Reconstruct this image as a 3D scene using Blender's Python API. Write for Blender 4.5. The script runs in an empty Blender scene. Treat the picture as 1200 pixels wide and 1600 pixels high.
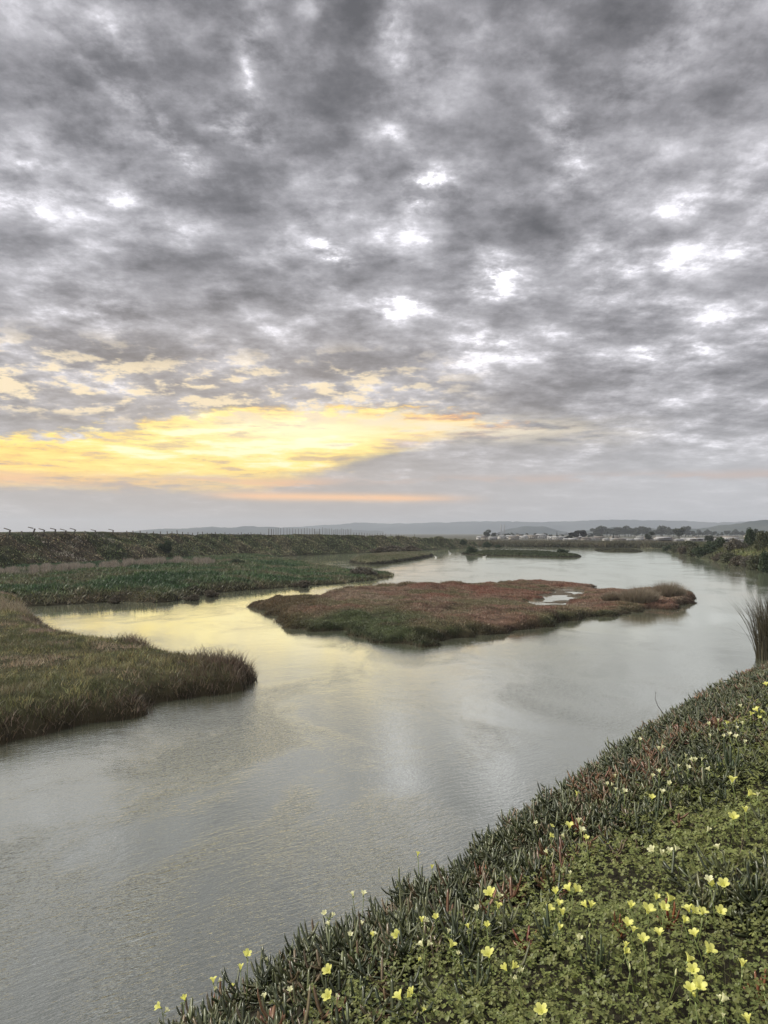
import bpy, math, random
import numpy as np
from mathutils import Vector, Matrix
R = math.radians
rng = np.random.default_rng(7)
random.seed(7)
scene = bpy.context.scene
COL = scene.collection

# ------------------------------------------------------------------ camera
H = 5.5                                   # eye above the water
F = 26.0 / 36.0 * 1600                    # focal length in photo pixels
PITCH = math.atan(33 / F)
cam = bpy.data.cameras.new('camera')
cam.sensor_fit = 'VERTICAL'; cam.sensor_height = 36; cam.sensor_width = 27; cam.lens = 26
cam.clip_start = 0.05; cam.clip_end = 30000
camo = bpy.data.objects.new('camera', cam); COL.objects.link(camo)
camo.location = (0, 0, H); camo.rotation_euler = (R(90) + PITCH, 0, 0)
scene.camera = camo

def ray(px, py):
    u = (px - 600) / F; v = (800 - py) / F
    c, s = math.cos(PITCH), math.sin(PITCH)
    return np.array([u, c - s * v, s + c * v])
def W(px, py, z=0.0):                     # photo pixel -> point at height z
    d = ray(px, py); t = (z - H) / d[2]
    return np.array([d[0] * t, d[1] * t])
def AE(px, py):                           # photo pixel -> azimuth, elevation in degrees
    d = ray(px, py)
    return math.degrees(math.atan2(d[0], d[1])), math.degrees(math.atan2(d[2], math.hypot(d[0], d[1])))

# ------------------------------------------------------------------ node maths helper
class E:
    def __init__(s, tree, sock): s.t = tree; s.s = sock
    def _m(s, op, *a, clamp=False):
        n = s.t.nodes.new('ShaderNodeMath'); n.operation = op; n.use_clamp = clamp
        for i, v in enumerate((s,) + a):
            if isinstance(v, E): s.t.links.new(v.s, n.inputs[i])
            else: n.inputs[i].default_value = v
        return E(s.t, n.outputs[0])
    def __add__(s, o): return s._m('ADD', o)
    __radd__ = __add__
    def __mul__(s, o): return s._m('MULTIPLY', o)
    __rmul__ = __mul__
    def __sub__(s, o): return s._m('SUBTRACT', o)
    def __rsub__(s, o): return (s * -1) + o
    def __truediv__(s, o): return s._m('DIVIDE', o)
    def __neg__(s): return s * -1
    def exp(s): return s._m('EXPONENT')
    def mx(s, o): return s._m('MAXIMUM', o)
    def mn(s, o): return s._m('MINIMUM', o)
    def sat(s): return s._m('ADD', 0.0, clamp=True)
    def smooth(s, a, b, lo=0.0, hi=1.0):
        n = s.t.nodes.new('ShaderNodeMapRange'); n.interpolation_type = 'SMOOTHSTEP'
        s.t.links.new(s.s, n.inputs[0])
        for i, v in enumerate((a, b, lo, hi)):
            if isinstance(v, E): s.t.links.new(v.s, n.inputs[i + 1])
            else: n.inputs[i + 1].default_value = v
        return E(s.t, n.outputs[0])
def comb(t, x, y, z=0.0):
    n = t.nodes.new('ShaderNodeCombineXYZ')
    for i, v in enumerate((x, y, z)):
        if isinstance(v, E): t.links.new(v.s, n.inputs[i])
        else: n.inputs[i].default_value = v
    return n.outputs[0]
def noise(t, vec, scale, detail=6, rough=.55, dist=0.0, out='Fac'):
    n = t.nodes.new('ShaderNodeTexNoise')
    n.inputs['Scale'].default_value = scale; n.inputs['Detail'].default_value = detail
    n.inputs['Roughness'].default_value = rough; n.inputs['Distortion'].default_value = dist
    if vec is not None: t.links.new(vec, n.inputs['Vector'])
    return E(t, n.outputs[out]) if out == 'Fac' else n.outputs[out]
def mixc(t, fac, a, b, mode='MIX'):
    n = t.nodes.new('ShaderNodeMix'); n.data_type = 'RGBA'; n.blend_type = mode; n.clamp_factor = True
    if isinstance(fac, E): t.links.new(fac.s, n.inputs[0])
    else: n.inputs[0].default_value = fac
    for i, v in ((6, a), (7, b)):
        if isinstance(v, tuple): n.inputs[i].default_value = (v + (1,))[:4]
        else: t.links.new(v, n.inputs[i])
    return n.outputs[2]
def ramp(t, fac, stops):
    n = t.nodes.new('ShaderNodeValToRGB'); cr = n.color_ramp
    while len(cr.elements) > 1: cr.elements.remove(cr.elements[-1])
    for i, (p, c) in enumerate(stops):
        e = cr.elements[0] if i == 0 else cr.elements.new(p)
        e.position = p
        e.color = (c if isinstance(c, tuple) else (c, c, c)) + (1,)
    t.links.new(fac.s if isinstance(fac, E) else fac, n.inputs[0])
    return n.outputs[0]

# ------------------------------------------------------------------ sky (world)
SUN_AZ, SUN_EL = -72.0, 42.0        # lamp direction, chosen for relief shading and no water glitter
world = bpy.data.worlds.new('World'); scene.world = world; world.use_nodes = True
t = world.node_tree; t.nodes.clear()
tc = t.nodes.new('ShaderNodeTexCoord')
sep = t.nodes.new('ShaderNodeSeparateXYZ'); t.links.new(tc.outputs['Generated'], sep.inputs[0])
dx, dy, dz0 = (E(t, sep.outputs[i]) for i in range(3))
dz = dz0.mx(0.0)
az = dx._m('ARCTAN2', dy) * 57.2958
el = dz._m('ARCSINE') * 57.2958
inv = dz + 0.17
P = comb(t, dx / inv, dy / inv)                       # the cloud deck seen from below
n1 = noise(t, P, 2.3, 11, .65, .0)
n2 = noise(t, P, 8.0, 8, .62, .0)
PW = comb(t, dx / inv + (n2 - .5) * .10 + 4.0, dy / inv + (n2 - .5) * .10)
n4 = noise(t, PW, 3.4, 9, .62, .0)
ridge = 1.0 - ((n4 - .5)._m('ABSOLUTE') * 7.0).mn(1.0)
n3 = noise(t, P, 0.62, 4, .5, .2)
# ragged displacement of everything placed by hand
wn = t.nodes.new('ShaderNodeTexNoise'); wn.inputs['Scale'].default_value = 4.2; wn.inputs['Detail'].default_value = 7; wn.inputs['Roughness'].default_value = .62
t.links.new(P, wn.inputs['Vector'])
ws = t.nodes.new('ShaderNodeSeparateColor'); t.links.new(wn.outputs['Color'], ws.inputs[0])
wa = (E(t, ws.outputs[0]) - .5); we = (E(t, ws.outputs[1]) - .5)
squash = el.smooth(4, 26, .25, 1.0)
azw = az + wa * 7.0
elw = el + we * 6.0 * squash
AEV = comb(t, azw, elw)
def blob(px, py, rx, ry, amp, rot=0):
    a, e = AE(px, py)
    n = t.nodes.new('ShaderNodeMapping'); n.vector_type = 'TEXTURE'
    n.inputs['Location'].default_value = (a, e, 0); n.inputs['Rotation'].default_value = (0, 0, R(rot))
    n.inputs['Scale'].default_value = (rx / 20.2, ry / 20.2, 1)
    t.links.new(AEV, n.inputs['Vector'])
    d = t.nodes.new('ShaderNodeVectorMath'); d.operation = 'DOT_PRODUCT'
    t.links.new(n.outputs[0], d.inputs[0]); t.links.new(n.outputs[0], d.inputs[1])
    return (E(t, d.outputs['Value']) * -0.8).exp() * amp
bright = [(375, 207, 42, 20, 1.0), (275, 225, 42, 14, .9, -35), (205, 170, 34, 14, .5, -30), (672, 305, 30, 18, 1.5), (625, 50, 26, 50, .8),
          (390, 95, 18, 48, .7), (480, 18, 24, 26, .45), (878, 225, 20, 42, .75), (526, 400, 36, 12, 1.1), (765, 425, 36, 22, .8),
          (735, 458, 26, 12, .6), (620, 482, 46, 12, .8), (190, 318, 44, 20, .45), (165, 485, 60, 20, .5), (600, 208, 26, 14, .5),
          (1130, 402, 60, 20, .4), (1045, 320, 50, 16, .35), (1180, 305, 40, 20, .35), (30, 328, 40, 18, .3), (30, 268, 40, 12, .35),
          (180, 75, 30, 50, .35), (125, 40, 40, 25, .35), (20, 15, 30, 22, .15), (1045, 80, 60, 24, .3), (980, 150, 60, 20, .22),
          (900, 440, 70, 24, .35), (960, 400, 80, 20, .3), (60, 570, 70, 18, .35), (170, 600, 60, 16, .4), (620, 375, 60, 20, .35),
          (430, 585, 70, 10, .4), (740, 540, 60, 16, .3), (1040, 550, 90, 12, .3), (290, 365, 60, 18, .3), (350, 470, 60, 16, .25),
          (60, 190, 30, 30, .3), (1150, 10, 60, 20, .3), (1080, 490, 100, 14, .25), (860, 300, 40, 20, .3)]
dark = [(70, 110, 100, 75, .9), (310, 60, 80, 60, .6), (560, 40, 60, 50, .7), (980, 40, 110, 40, .55), (1130, 110, 80, 60, .6),
        (490, 130, 90, 70, .45), (720, 150, 90, 60, .45), (300, 290, 90, 40, .45), (850, 360, 100, 50, .6), (500, 470, 130, 24, .6),
        (250, 565, 230, 22, .7), (120, 640, 170, 20, .9), (420, 640, 120, 14, .5), (60, 400, 90, 40, .45), (480, 340, 60, 30, .4), (790, 490, 70, 18, .5),
        (600, 570, 160, 20, .3), (720, 640, 160, 20, .4), (950, 590, 180, 22, .35), (340, 420, 80, 26, .3), (1080, 200, 90, 50, .4), (1000, 440, 60, 18, .3),
        (1100, 350, 80, 22, .3), (570, 290, 70, 26, .35), (180, 170, 70, 40, .35), (780, 60, 60, 40, .3)]
B = None
for b in bright: B = blob(*b) if B is None else B + blob(*b)
D = None
for b in dark: D = blob(*b) if D is None else D + blob(*b)
dens = (n1 - .5) * 1.5 + (n2 - .5) * .85 + (n3 - .5) * .7 + ridge * n1.smooth(.42, .62) * .24 + B * .44 * (n2 * .5 + n4 * .5).smooth(.40, .60, .1, 1.8) - D * .20 + .49 - el.smooth(14, 34, 0, .17)
cloud = ramp(t, dens, [(0.0, .10), (.20, .165), (.36, .25), (.50, .335), (.64, .44), (.78, .60), (.90, .85), (1.0, 1.15)])
# tint: slightly mauve greys, warm towards the sunset
cloud = mixc(t, 1.0, cloud, (0.985, .965, 1.025), 'MULTIPLY')
hazy = el.smooth(0, 14, 1, 0)
right = az.smooth(-8, 26)
cloud = mixc(t, hazy * .5, cloud, (.40, .395, .41))
low = el.smooth(2.5, 8, 1, 0)
cloud = mixc(t, low * .7, cloud, mixc(t, right, (.37, .335, .32), (.52, .52, .54)))
bot = el.smooth(0, 2.2, 1, 0)
cloud = mixc(t, bot * .5, cloud, mixc(t, right, (.42, .38, .37), (.56, .56, .56)))
# --- the sunset gap: el window between the deck and the low bank, left of centre
SV = comb(t, az * .085, el * .62)
s1 = noise(t, SV, 1.6, 8, .62, .1)
SV2 = comb(t, az * .085, el * .62, 3.7)
s2 = noise(t, SV2, 2.6, 8, .66, .0)
wob = (s1 - .5) * 3.4
top_edge = 9.1 + az.smooth(-27, -9, -2.4, 0.4) - az.smooth(2, 20, 0, 3.0)     # where the cloud deck ends
elr = el + wob * .35 + (n2 - .5) * 5.0
gap_top = (top_edge - elr).smooth(-.4, .6)
gap_bot = (el - az.smooth(-12, 8, 0, 4.3) + wob * .6 + (n2 - .5) * 1.5).smooth(2.7, 4.5)
gap_r = (az + (s1 - .5) * 26 + (s2 - .5) * 10 - el * 2.6).smooth(-14, 3, 1, 0)
gap = gap_top * gap_bot * gap_r
tail = ((el - 8.3 + (az - 2) * .05 + wob * .25) * 1.1); tail = (tail * tail * -1.0).exp() * az.smooth(-8, 4) * az.smooth(8, 23, 1, 0)
streak = ((el - 2.75 + (az + 2) * .012 + wob * .10) * 3.4); streak = (streak * streak * -1.0).exp() * az.smooth(-16, -9) * az.smooth(0, 9, 1, 0)
streak2 = ((el - 3.8 + wob * .18) * 2.2); streak2 = (streak2 * streak2 * -1.0).exp() * az.smooth(-8, -2, 1, 0)
core = ((az + 12) * .055); core2 = ((el - 6.6) * .24)
core = ((core * core + core2 * core2) * -1.0).exp()
glowc = ramp(t, (core * .72 + (s2 - .5) * 2.2 + (s1 - .5) * .9 + .16), [(0.0, (.42, .30, .22)), (.14, (.75, .36, .14)), (.30, (.92, .54, .11)), (.50, (1.08, .74, .12)), (.78, (1.18, .91, .21)), (1.0, (1.2, 1.05, .60))])
wc1 = (az + 6.5) * .13; wc2 = (el - 8.0) * .8; wcore = ((wc1 * wc1 + wc2 * wc2) * -1.0).exp()
glowc = mixc(t, wcore * .65, glowc, (1.25, 1.15, .85))
lit = mixc(t, gap * (s2.smooth(.34, .46) * .45 + .55) * (1.0 - s1.smooth(.60, .70) * .45), cloud, glowc)
# broken lit cloudlets along the underside of the deck
edge = (el.smooth(7.6, 9.0) * el.smooth(11.0, 15.0, 1, 0)) * az.smooth(-2, 10, 1, 0)
spots = (n2 * .6 + n4 * .4).smooth(.49, .57)
lit = mixc(t, edge * spots * .9, lit, (.95, .78, .50))
bar = ((el - 4.15 + wob * .22) * 3.2); bar = (bar * bar * -1.0).exp() * s1.smooth(.42, .56) * az.smooth(-24, -14)
lit = mixc(t, bar * .8, lit, (.50, .40, .36))
lit = mixc(t, tail * s2.smooth(.35, .6) * .85, lit, (.88, .78, .60))
lit = mixc(t, streak * s1.smooth(.25, .5), lit, (1.0, .56, .26))
lit = mixc(t, streak2 * s2.smooth(.35, .6) * .8, lit, (.9, .47, .2))
warm = ((az + 13) * .045); warm2 = ((el - 7) * .13); warm = ((warm * warm + warm2 * warm2) * -1.0).exp()
lit = mixc(t, warm * .26, lit, (.62, .46, .30))
# unseen sky overhead and behind the camera, brightened as added fill light
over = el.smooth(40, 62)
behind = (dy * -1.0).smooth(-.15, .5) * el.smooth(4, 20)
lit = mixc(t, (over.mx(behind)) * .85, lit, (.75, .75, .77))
sky = t.nodes.new('ShaderNodeTexSky'); sky.sky_type = 'NISHITA'; sky.sun_disc = False
sky.sun_elevation = R(SUN_EL); sky.sun_rotation = R(SUN_AZ)
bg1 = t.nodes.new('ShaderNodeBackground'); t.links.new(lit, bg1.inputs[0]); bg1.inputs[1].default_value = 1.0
bg2 = t.nodes.new('ShaderNodeBackground'); t.links.new(sky.outputs[0], bg2.inputs[0]); bg2.inputs[1].default_value = .05
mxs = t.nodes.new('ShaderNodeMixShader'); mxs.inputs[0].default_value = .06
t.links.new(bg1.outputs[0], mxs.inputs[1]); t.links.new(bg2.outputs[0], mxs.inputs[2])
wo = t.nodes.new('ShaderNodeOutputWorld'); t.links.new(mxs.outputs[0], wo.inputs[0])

# ------------------------------------------------------------------ sun lamp, set high on the left for contrast, away from the sunset gap
sun = bpy.data.lights.new('sun', 'SUN'); sun.energy = 3.1; sun.angle = R(12); sun.color = (1.0, .95, .84)
suno = bpy.data.objects.new('sun', sun); COL.objects.link(suno)
suno.rotation_euler = (R(90 - SUN_EL), 0, R(180 - SUN_AZ))
scene.view_settings.view_transform = 'Standard'; scene.view_settings.look = 'None'
scene.view_settings.exposure = 0.36; scene.view_settings.gamma = 1.0
scene.cycles.volume_bounces = 0
scene.cycles.max_bounces = 6
scene.cycles.transparent_max_bounces = 6

# ------------------------------------------------------------------ materials
def newmat(name):
    m = bpy.data.materials.new(name); m.use_nodes = True
    n = m.node_tree; p = n.nodes['Principled BSDF']
    return m, n, p
def m_attr(name, rough=.6, trans=.0, spec=.4, nscale=0, namp=.3):
    """material whose colour, painted darkening included, is stored on each leaf or ground point"""
    m, n, p = newmat(name)
    a = n.nodes.new('ShaderNodeAttribute'); a.attribute_name = 'Col'
    c = a.outputs['Color']
    if nscale:
        tcn = n.nodes.new('ShaderNodeNewGeometry')
        f = noise(n, tcn.outputs['Position'], nscale, 5, .6)
        g = f.smooth(.3, .7, 1 - namp, 1 + namp)
        vm = n.nodes.new('ShaderNodeVectorMath'); vm.operation = 'SCALE'
        n.links.new(c, vm.inputs[0]); n.links.new(g.s, vm.inputs['Scale']); c = vm.outputs[0]
    n.links.new(c, p.inputs['Base Color'])
    p.inputs['Roughness'].default_value = rough
    p.inputs['Specular IOR Level'].default_value = spec
    if trans:
        tr = n.nodes.new('ShaderNodeBsdfTranslucent'); n.links.new(c, tr.inputs['Color'])
        mx = n.nodes.new('ShaderNodeMixShader'); mx.inputs[0].default_value = trans
        n.links.new(p.outputs[0], mx.inputs[1]); n.links.new(tr.outputs[0], mx.inputs[2])
        n.links.new(mx.outputs[0], n.nodes['Material Output'].inputs['Surface'])
    return m
def m_soil(name, c1, c2, scale=3.0, rough=.9, bump=.4, bscale=8.0):
    m, n, p = newmat(name)
    g = n.nodes.new('ShaderNodeNewGeometry')
    f = noise(n, g.outputs['Position'], scale, 7, .62)
    n.links.new(ramp(n, f, [(.3, c1), (.7, c2)]), p.inputs['Base Color'])
    p.inputs['Roughness'].default_value = rough; p.inputs['Specular IOR Level'].default_value = .2
    b = n.nodes.new('ShaderNodeBump'); b.inputs['Strength'].default_value = bump; b.inputs['Distance'].default_value = .2
    f2 = noise(n, g.outputs['Position'], bscale, 6, .65)
    n.links.new(f2.s, b.inputs['Height']); n.links.new(b.outputs[0], p.inputs['Normal'])
    return m
def m_plain(name, c, rough=.7, var=.25, scale=6.0):
    m, n, p = newmat(name)
    g = n.nodes.new('ShaderNodeTexCoord')
    f = noise(n, g.outputs['Object'], scale, 5, .6)
    lo = tuple(x * (1 - var) for x in c); hi = tuple(min(1, x * (1 + var)) for x in c)
    n.links.new(ramp(n, f, [(.3, lo), (.7, hi)]), p.inputs['Base Color'])
    p.inputs['Roughness'].default_value = rough
    return m
M_LEAF = m_attr('leaf', .55, .22)
M_GRASS = m_attr('grass_blade', .6, .25)
M_FLESH = m_attr('succulent_leaf', .34, .08, .6)
M_CLOVER = m_attr('clover_leaf', .5, .25, .4)
M_TERR = m_attr('turf', .9, 0, .1, 1.6, .4)
M_BARK = m_plain('bark', (.10, .08, .06))
M_WOOD = m_plain('weathered_wood', (.09, .075, .065))
M_SOIL = m_soil('bank_soil', (.012, .011, .007), (.035, .03, .018), 5)
M_MUD = m_soil('mud', (.10, .09, .07), (.19, .17, .14), 1.2, .5)
M_FAR = m_soil('far_ground', (.05, .05, .035), (.10, .095, .065), .02, .9, .1, .5)

# ------------------------------------------------------------------ mesh helpers
def build(name, V, Fc, mat, col=None, parent=None, smooth=False, mats=None, midx=None, link=True):
    V = np.asarray(V, dtype=np.float32).reshape(-1, 3)
    me = bpy.data.meshes.new(name)
    if isinstance(Fc, np.ndarray):
        k = Fc.shape[1]; n = len(Fc)
        me.vertices.add(len(V)); me.vertices.foreach_set('co', V.ravel())
        me.loops.add(n * k); me.loops.foreach_set('vertex_index', Fc.astype(np.int32).ravel())
        me.polygons.add(n)
        me.polygons.foreach_set('loop_start', np.arange(0, n * k, k, dtype=np.int32))
        me.polygons.foreach_set('loop_total', np.full(n, k, dtype=np.int32))
        me.update(calc_edges=True)
    else:
        me.from_pydata([tuple(map(float, v)) for v in V], [], [tuple(f) for f in Fc]); me.update()
    if col is not None:
        a = me.color_attributes.new('Col', 'FLOAT_COLOR', 'POINT')
        c = np.ones((len(V), 4), dtype=np.float32); c[:, :3] = np.asarray(col)
        a.data.foreach_set('color', c.ravel())
    for m in (mats or [mat]): me.materials.append(m)
    if midx is not None: me.polygons.foreach_set('material_index', np.asarray(midx, dtype=np.int32))
    if smooth: me.polygons.foreach_set('use_smooth', np.ones(len(me.polygons), dtype=bool))
    me.validate()
    o = bpy.data.objects.new(name, me)
    if link: COL.objects.link(o)
    if parent is not None: o.parent = parent
    return o
def tag(o, label=None, cat=None, group=None, kind=None):
    if label: o['label'] = label
    if cat: o['category'] = cat
    if group: o['group'] = group
    if kind: o['kind'] = kind
    return o
def empty(name, loc, rz=0.0):
    o = bpy.data.objects.new(name, None); COL.objects.link(o)
    o.empty_display_size = .2
    o.location = tuple(map(float, loc)); o.rotation_euler = (0, 0, rz); return o
def copy_tree(o, parent=None):
    c = o.copy(); COL.objects.link(c); c.parent = parent
    for ch in list(o.children): copy_tree(ch, c)
    return c

def vnoise(x, y, seed=0):
    """smooth value noise 0..1"""
    xi = np.floor(x).astype(np.int64); yi = np.floor(y).astype(np.int64)
    xf = x - xi; yf = y - yi
    xf = xf * xf * (3 - 2 * xf); yf = yf * yf * (3 - 2 * yf)
    def h(a, b):
        n = (a * 374761393 + b * 668265263 + seed * 1442695041) & 0xffffffff
        n = ((n ^ (n >> 13)) * 1274126177) & 0xffffffff
        return ((n ^ (n >> 16)) & 0xffff) / 65535.0
    return (h(xi, yi) * (1 - xf) + h(xi + 1, yi) * xf) * (1 - yf) + (h(xi, yi + 1) * (1 - xf) + h(xi + 1, yi + 1) * xf) * yf
def fbm(x, y, sc, o=4, seed=0, g=.5):
    r = 0; a = 1; s = 0; f = 1 / sc
    for i in range(o):
        r = r + a * vnoise(x * f, y * f, seed + i * 17); s += a; a *= g; f *= 2.03
    return r / s
def billow(x, y, sc, o=2, seed=0):
    """rounded cushions with creases between them, 0..1"""
    r = 0; a = 1; s = 0; f = 1 / sc
    for i in range(o):
        r = r + a * np.abs(2 * vnoise(x * f + 7.3 * i, y * f, seed + i * 31) - 1) ** .7; s += a; a *= .5; f *= 2.1
    return r / s
def sdf(x, y, poly):
    """signed distance, positive inside"""
    poly = np.asarray(poly); d = np.full(x.shape, 1e18); ins = np.zeros(x.shape, bool)
    n = len(poly)
    for i in range(n):
        a = poly[i]; b = poly[(i + 1) % n]; e = b - a
        wx = x - a[0]; wy = y - a[1]
        tt = np.clip((wx * e[0] + wy * e[1]) / (e @ e + 1e-12), 0, 1)
        d = np.minimum(d, (wx - tt * e[0]) ** 2 + (wy - tt * e[1]) ** 2)
        c = ((a[1] > y) != (b[1] > y))
        with np.errstate(divide='ignore', invalid='ignore'):
            xx = a[0] + (y - a[1]) * e[0] / (e[1] if abs(e[1]) > 1e-12 else 1e-12)
        ins ^= (c & (x < xx))
    return np.where(ins, 1, -1) * np.sqrt(d)
def chaikin(p, n=2):
    p = np.asarray(p, float)
    for _ in range(n):
        q = np.roll(p, -1, 0)
        p = np.stack([p * .75 + q * .25, p * .25 + q * .75], 1).reshape(-1, 2)
    return p

class Land:
    def __init__(s, poly, res, height, rag=0.5, ragscale=2.0, cut=-1.2, smoothn=1, seed=1):
        poly = chaikin(poly, smoothn)
        mn = poly.min(0) - 2.5; mx = poly.max(0) + 2.5
        s.mn = mn; s.res = res
        nx = int((mx[0] - mn[0]) / res) + 2; ny = int((mx[1] - mn[1]) / res) + 2
        s.nx, s.ny = nx, ny
        X, Y = np.meshgrid(mn[0] + np.arange(nx) * res, mn[1] + np.arange(ny) * res, indexing='ij')
        qx = X + (fbm(X, Y, ragscale, 3, seed) - .5) * 2 * rag * 1.6
        qy = Y + (fbm(X, Y, ragscale, 3, seed + 5) - .5) * 2 * rag * 1.6
        s.S = sdf(qx, qy, poly); s.X, s.Y = X, Y
        s.Z = height(s.S, X, Y); s.cut = cut
    def _i(s, A, x, y):
        fx = np.clip((x - s.mn[0]) / s.res, 0, s.nx - 1.001); fy = np.clip((y - s.mn[1]) / s.res, 0, s.ny - 1.001)
        i = fx.astype(int); j = fy.astype(int); u = fx - i; v = fy - j
        return (A[i, j] * (1 - u) + A[i + 1, j] * u) * (1 - v) + (A[i, j + 1] * (1 - u) + A[i + 1, j + 1] * u) * v
    def z(s, x, y): return s._i(s.Z, np.asarray(x, float), np.asarray(y, float))
    def s_(s, x, y): return s._i(s.S, np.asarray(x, float), np.asarray(y, float))
    def mesh(s, name, mat, colf, smooth=True):
        V = np.stack([s.X, s.Y, s.Z], -1).reshape(-1, 3)
        idx = np.arange(s.nx * s.ny).reshape(s.nx, s.ny)
        q = np.stack([idx[:-1, :-1], idx[1:, :-1], idx[1:, 1:], idx[:-1, 1:]], -1).reshape(-1, 4)
        keep = (s.S.ravel()[q] > s.cut).any(1); q = q[keep]
        used = np.unique(q); rm = np.zeros(len(V), int); rm[used] = np.arange(len(used))
        V = V[used]; q = rm[q]
        c = colf(V[:, 0], V[:, 1], s.S.ravel()[used], V[:, 2]) if colf else None
        return build(name, V, q, mat, c, smooth=smooth)
    def scatter(s, n, wfun=None, smin=.05):
        x = s.mn[0] + rng.random(n) * (s.nx - 1) * s.res; y = s.mn[1] + rng.random(n) * (s.ny - 1) * s.res
        S = s.s_(x, y); k = S > smin
        if wfun is not None:
            k &= rng.random(n) < wfun(x, y, S)
        x, y, S = x[k], y[k], S[k]
        return x, y, s.z(x, y), S

def lerpc(a, b, w): return np.asarray(a)[None] * (1 - w[:, None]) + np.asarray(b)[None] * w[:, None]
def jit(c, amt=.25):
    return np.clip(c * (1 + (rng.random((len(c), 1)) - .5) * 2 * amt) * (1 + (rng.random(c.shape) - .5) * amt * .4), 0, 1)

def blades(x, y, z, h, w, lean, col, segs=2, dirv=None, bend=1.0):
    """thin tapering blades: N bases -> V, F(tris), C"""
    n = len(x)
    a = rng.random(n) * 2 * np.pi
    wx, wy = np.cos(a) * w * .5, np.sin(a) * w * .5
    b = rng.random(n) * 2 * np.pi if dirv is None else dirv + rng.normal(0, .5, n)
    lx, ly = np.cos(b) * lean * h, np.sin(b) * lean * h
    V = []
    if segs == 1:
        V = np.stack([np.stack([x - wx, y - wy, z], 1), np.stack([x + wx, y + wy, z], 1),
                      np.stack([x + lx, y + ly, z + h * np.sqrt(np.clip(1 - lean ** 2 * .6, .2, 1))], 1)], 1)
        Fc = np.arange(n * 3).reshape(n, 3); k = 3
    else:
        pts = []
        for i in range(segs):
            u = i / segs; ww = (1 - u * .75)
            pts += [np.stack([x - wx * ww + lx * u ** 1.8, y - wy * ww + ly * u ** 1.8, z + h * (u - .25 * bend * lean * u * u)], 1),
                    np.stack([x + wx * ww + lx * u ** 1.8, y + wy * ww + ly * u ** 1.8, z + h * (u - .25 * bend * lean * u * u)], 1)]
        pts.append(np.stack([x + lx, y + ly, z + h * (1 - .25 * bend * lean)], 1))
        V = np.stack(pts, 1); k = 2 * segs + 1
        f = []
        for i in range(segs - 1):
            o = 2 * i; f += [(o, o + 1, o + 3), (o, o + 3, o + 2)]
        o = 2 * (segs - 1); f.append((o, o + 1, o + 2))
        Fc = (np.arange(n)[:, None, None] * k + np.array(f)[None]).reshape(-1, 3)
    return V.reshape(-1, 3), Fc, np.repeat(col, k, 0)
def leaves(C, size, col, up=.35):
    """little leaf-clump quads (as two bent tris) with random orientation around the points C"""
    n = len(C)
    a = rng.normal(size=(n, 3)); a /= np.linalg.norm(a, axis=1, keepdims=True)
    b = rng.normal(size=(n, 3)); b[:, 2] += up; b = b - (b * a).sum(1, keepdims=True) * a; b /= np.linalg.norm(b, axis=1, keepdims=True)
    s = (size if np.ndim(size) else np.full(n, size))[:, None] * (0.6 + .8 * rng.random((n, 1)))
    V = np.stack([C - a * s * .5, C + b * s * .5, C + a * s * .55, C - b * s * .45], 1).reshape(-1, 3)
    Fc = (np.arange(n)[:, None, None] * 4 + np.array([[0, 1, 3], [1, 2, 3]])[None]).reshape(-1, 3)
    return V, Fc, np.repeat(col, 4, 0)
def join(parts):
    V = []; Fc = []; C = []; o = 0
    for v, f, c in parts:
        V.append(v); Fc.append(f + o); C.append(c); o += len(v)
    return np.concatenate(V), np.concatenate(Fc), np.concatenate(C)
def tube(pts, rad, n=6, col=(.1, .1, .05)):
    pts = np.asarray(pts, float); m = len(pts)
    rad = np.full(m, rad) if np.ndim(rad) == 0 else np.asarray(rad)
    V = []
    for i in range(m):
        d = pts[min(i + 1, m - 1)] - pts[max(i - 1, 0)]; d /= (np.linalg.norm(d) + 1e-9)
        r = np.array([0, 0, 1.]) if abs(d[2]) < .9 else np.array([1., 0, 0])
        u = np.cross(d, r); u /= np.linalg.norm(u); v = np.cross(d, u)
        for k in range(n):
            a = 2 * math.pi * k / n; V.append(pts[i] + (u * math.cos(a) + v * math.sin(a)) * rad[i])
    f = []
    for i in range(m - 1):
        for k in range(n):
            a, b = i * n + k, i * n + (k + 1) % n
            f += [(a, b, b + n), (a, b + n, a + n)]
    for k in range(1, n - 1):
        f += [(0, k + 1, k), ((m - 1) * n, (m - 1) * n + k, (m - 1) * n + k + 1)]
    V = np.array(V); return V, np.array(f), np.tile(np.array(col, float), (len(V), 1))
def boxm(x0, x1, y0, y1, z0, z1, col=(.2, .2, .2)):
    V = np.array([(x, y, z) for x in (x0, x1) for y in (y0, y1) for z in (z0, z1)], float)
    f = np.array([(0, 1, 3, 2), (4, 6, 7, 5), (0, 4, 5, 1), (2, 3, 7, 6), (0, 2, 6, 4), (1, 5, 7, 3)])
    f = np.concatenate([f[:, [0, 1, 2]], f[:, [0, 2, 3]]])
    return V, f, np.tile(np.array(col, float), (8, 1))

# ------------------------------------------------------------------ setting: bed, water
def plane(name, x0, x1, y0, y1, z, mat):
    o = build(name, [(x0, y0, z), (x1, y0, z), (x1, y1, z), (x0, y1, z)], [(0, 1, 2, 3)], mat); tag(o, kind='structure'); return o
plane('ground', -6500, 6500, -1500, 6500, -1.6, M_MUD)
mw, n, p = newmat('water')
g = n.nodes.new('ShaderNodeNewGeometry')
sp = n.nodes.new('ShaderNodeSeparateXYZ'); n.links.new(g.outputs['Position'], sp.inputs[0])
px_, py_ = E(n, sp.outputs[0]), E(n, sp.outputs[1])
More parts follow.
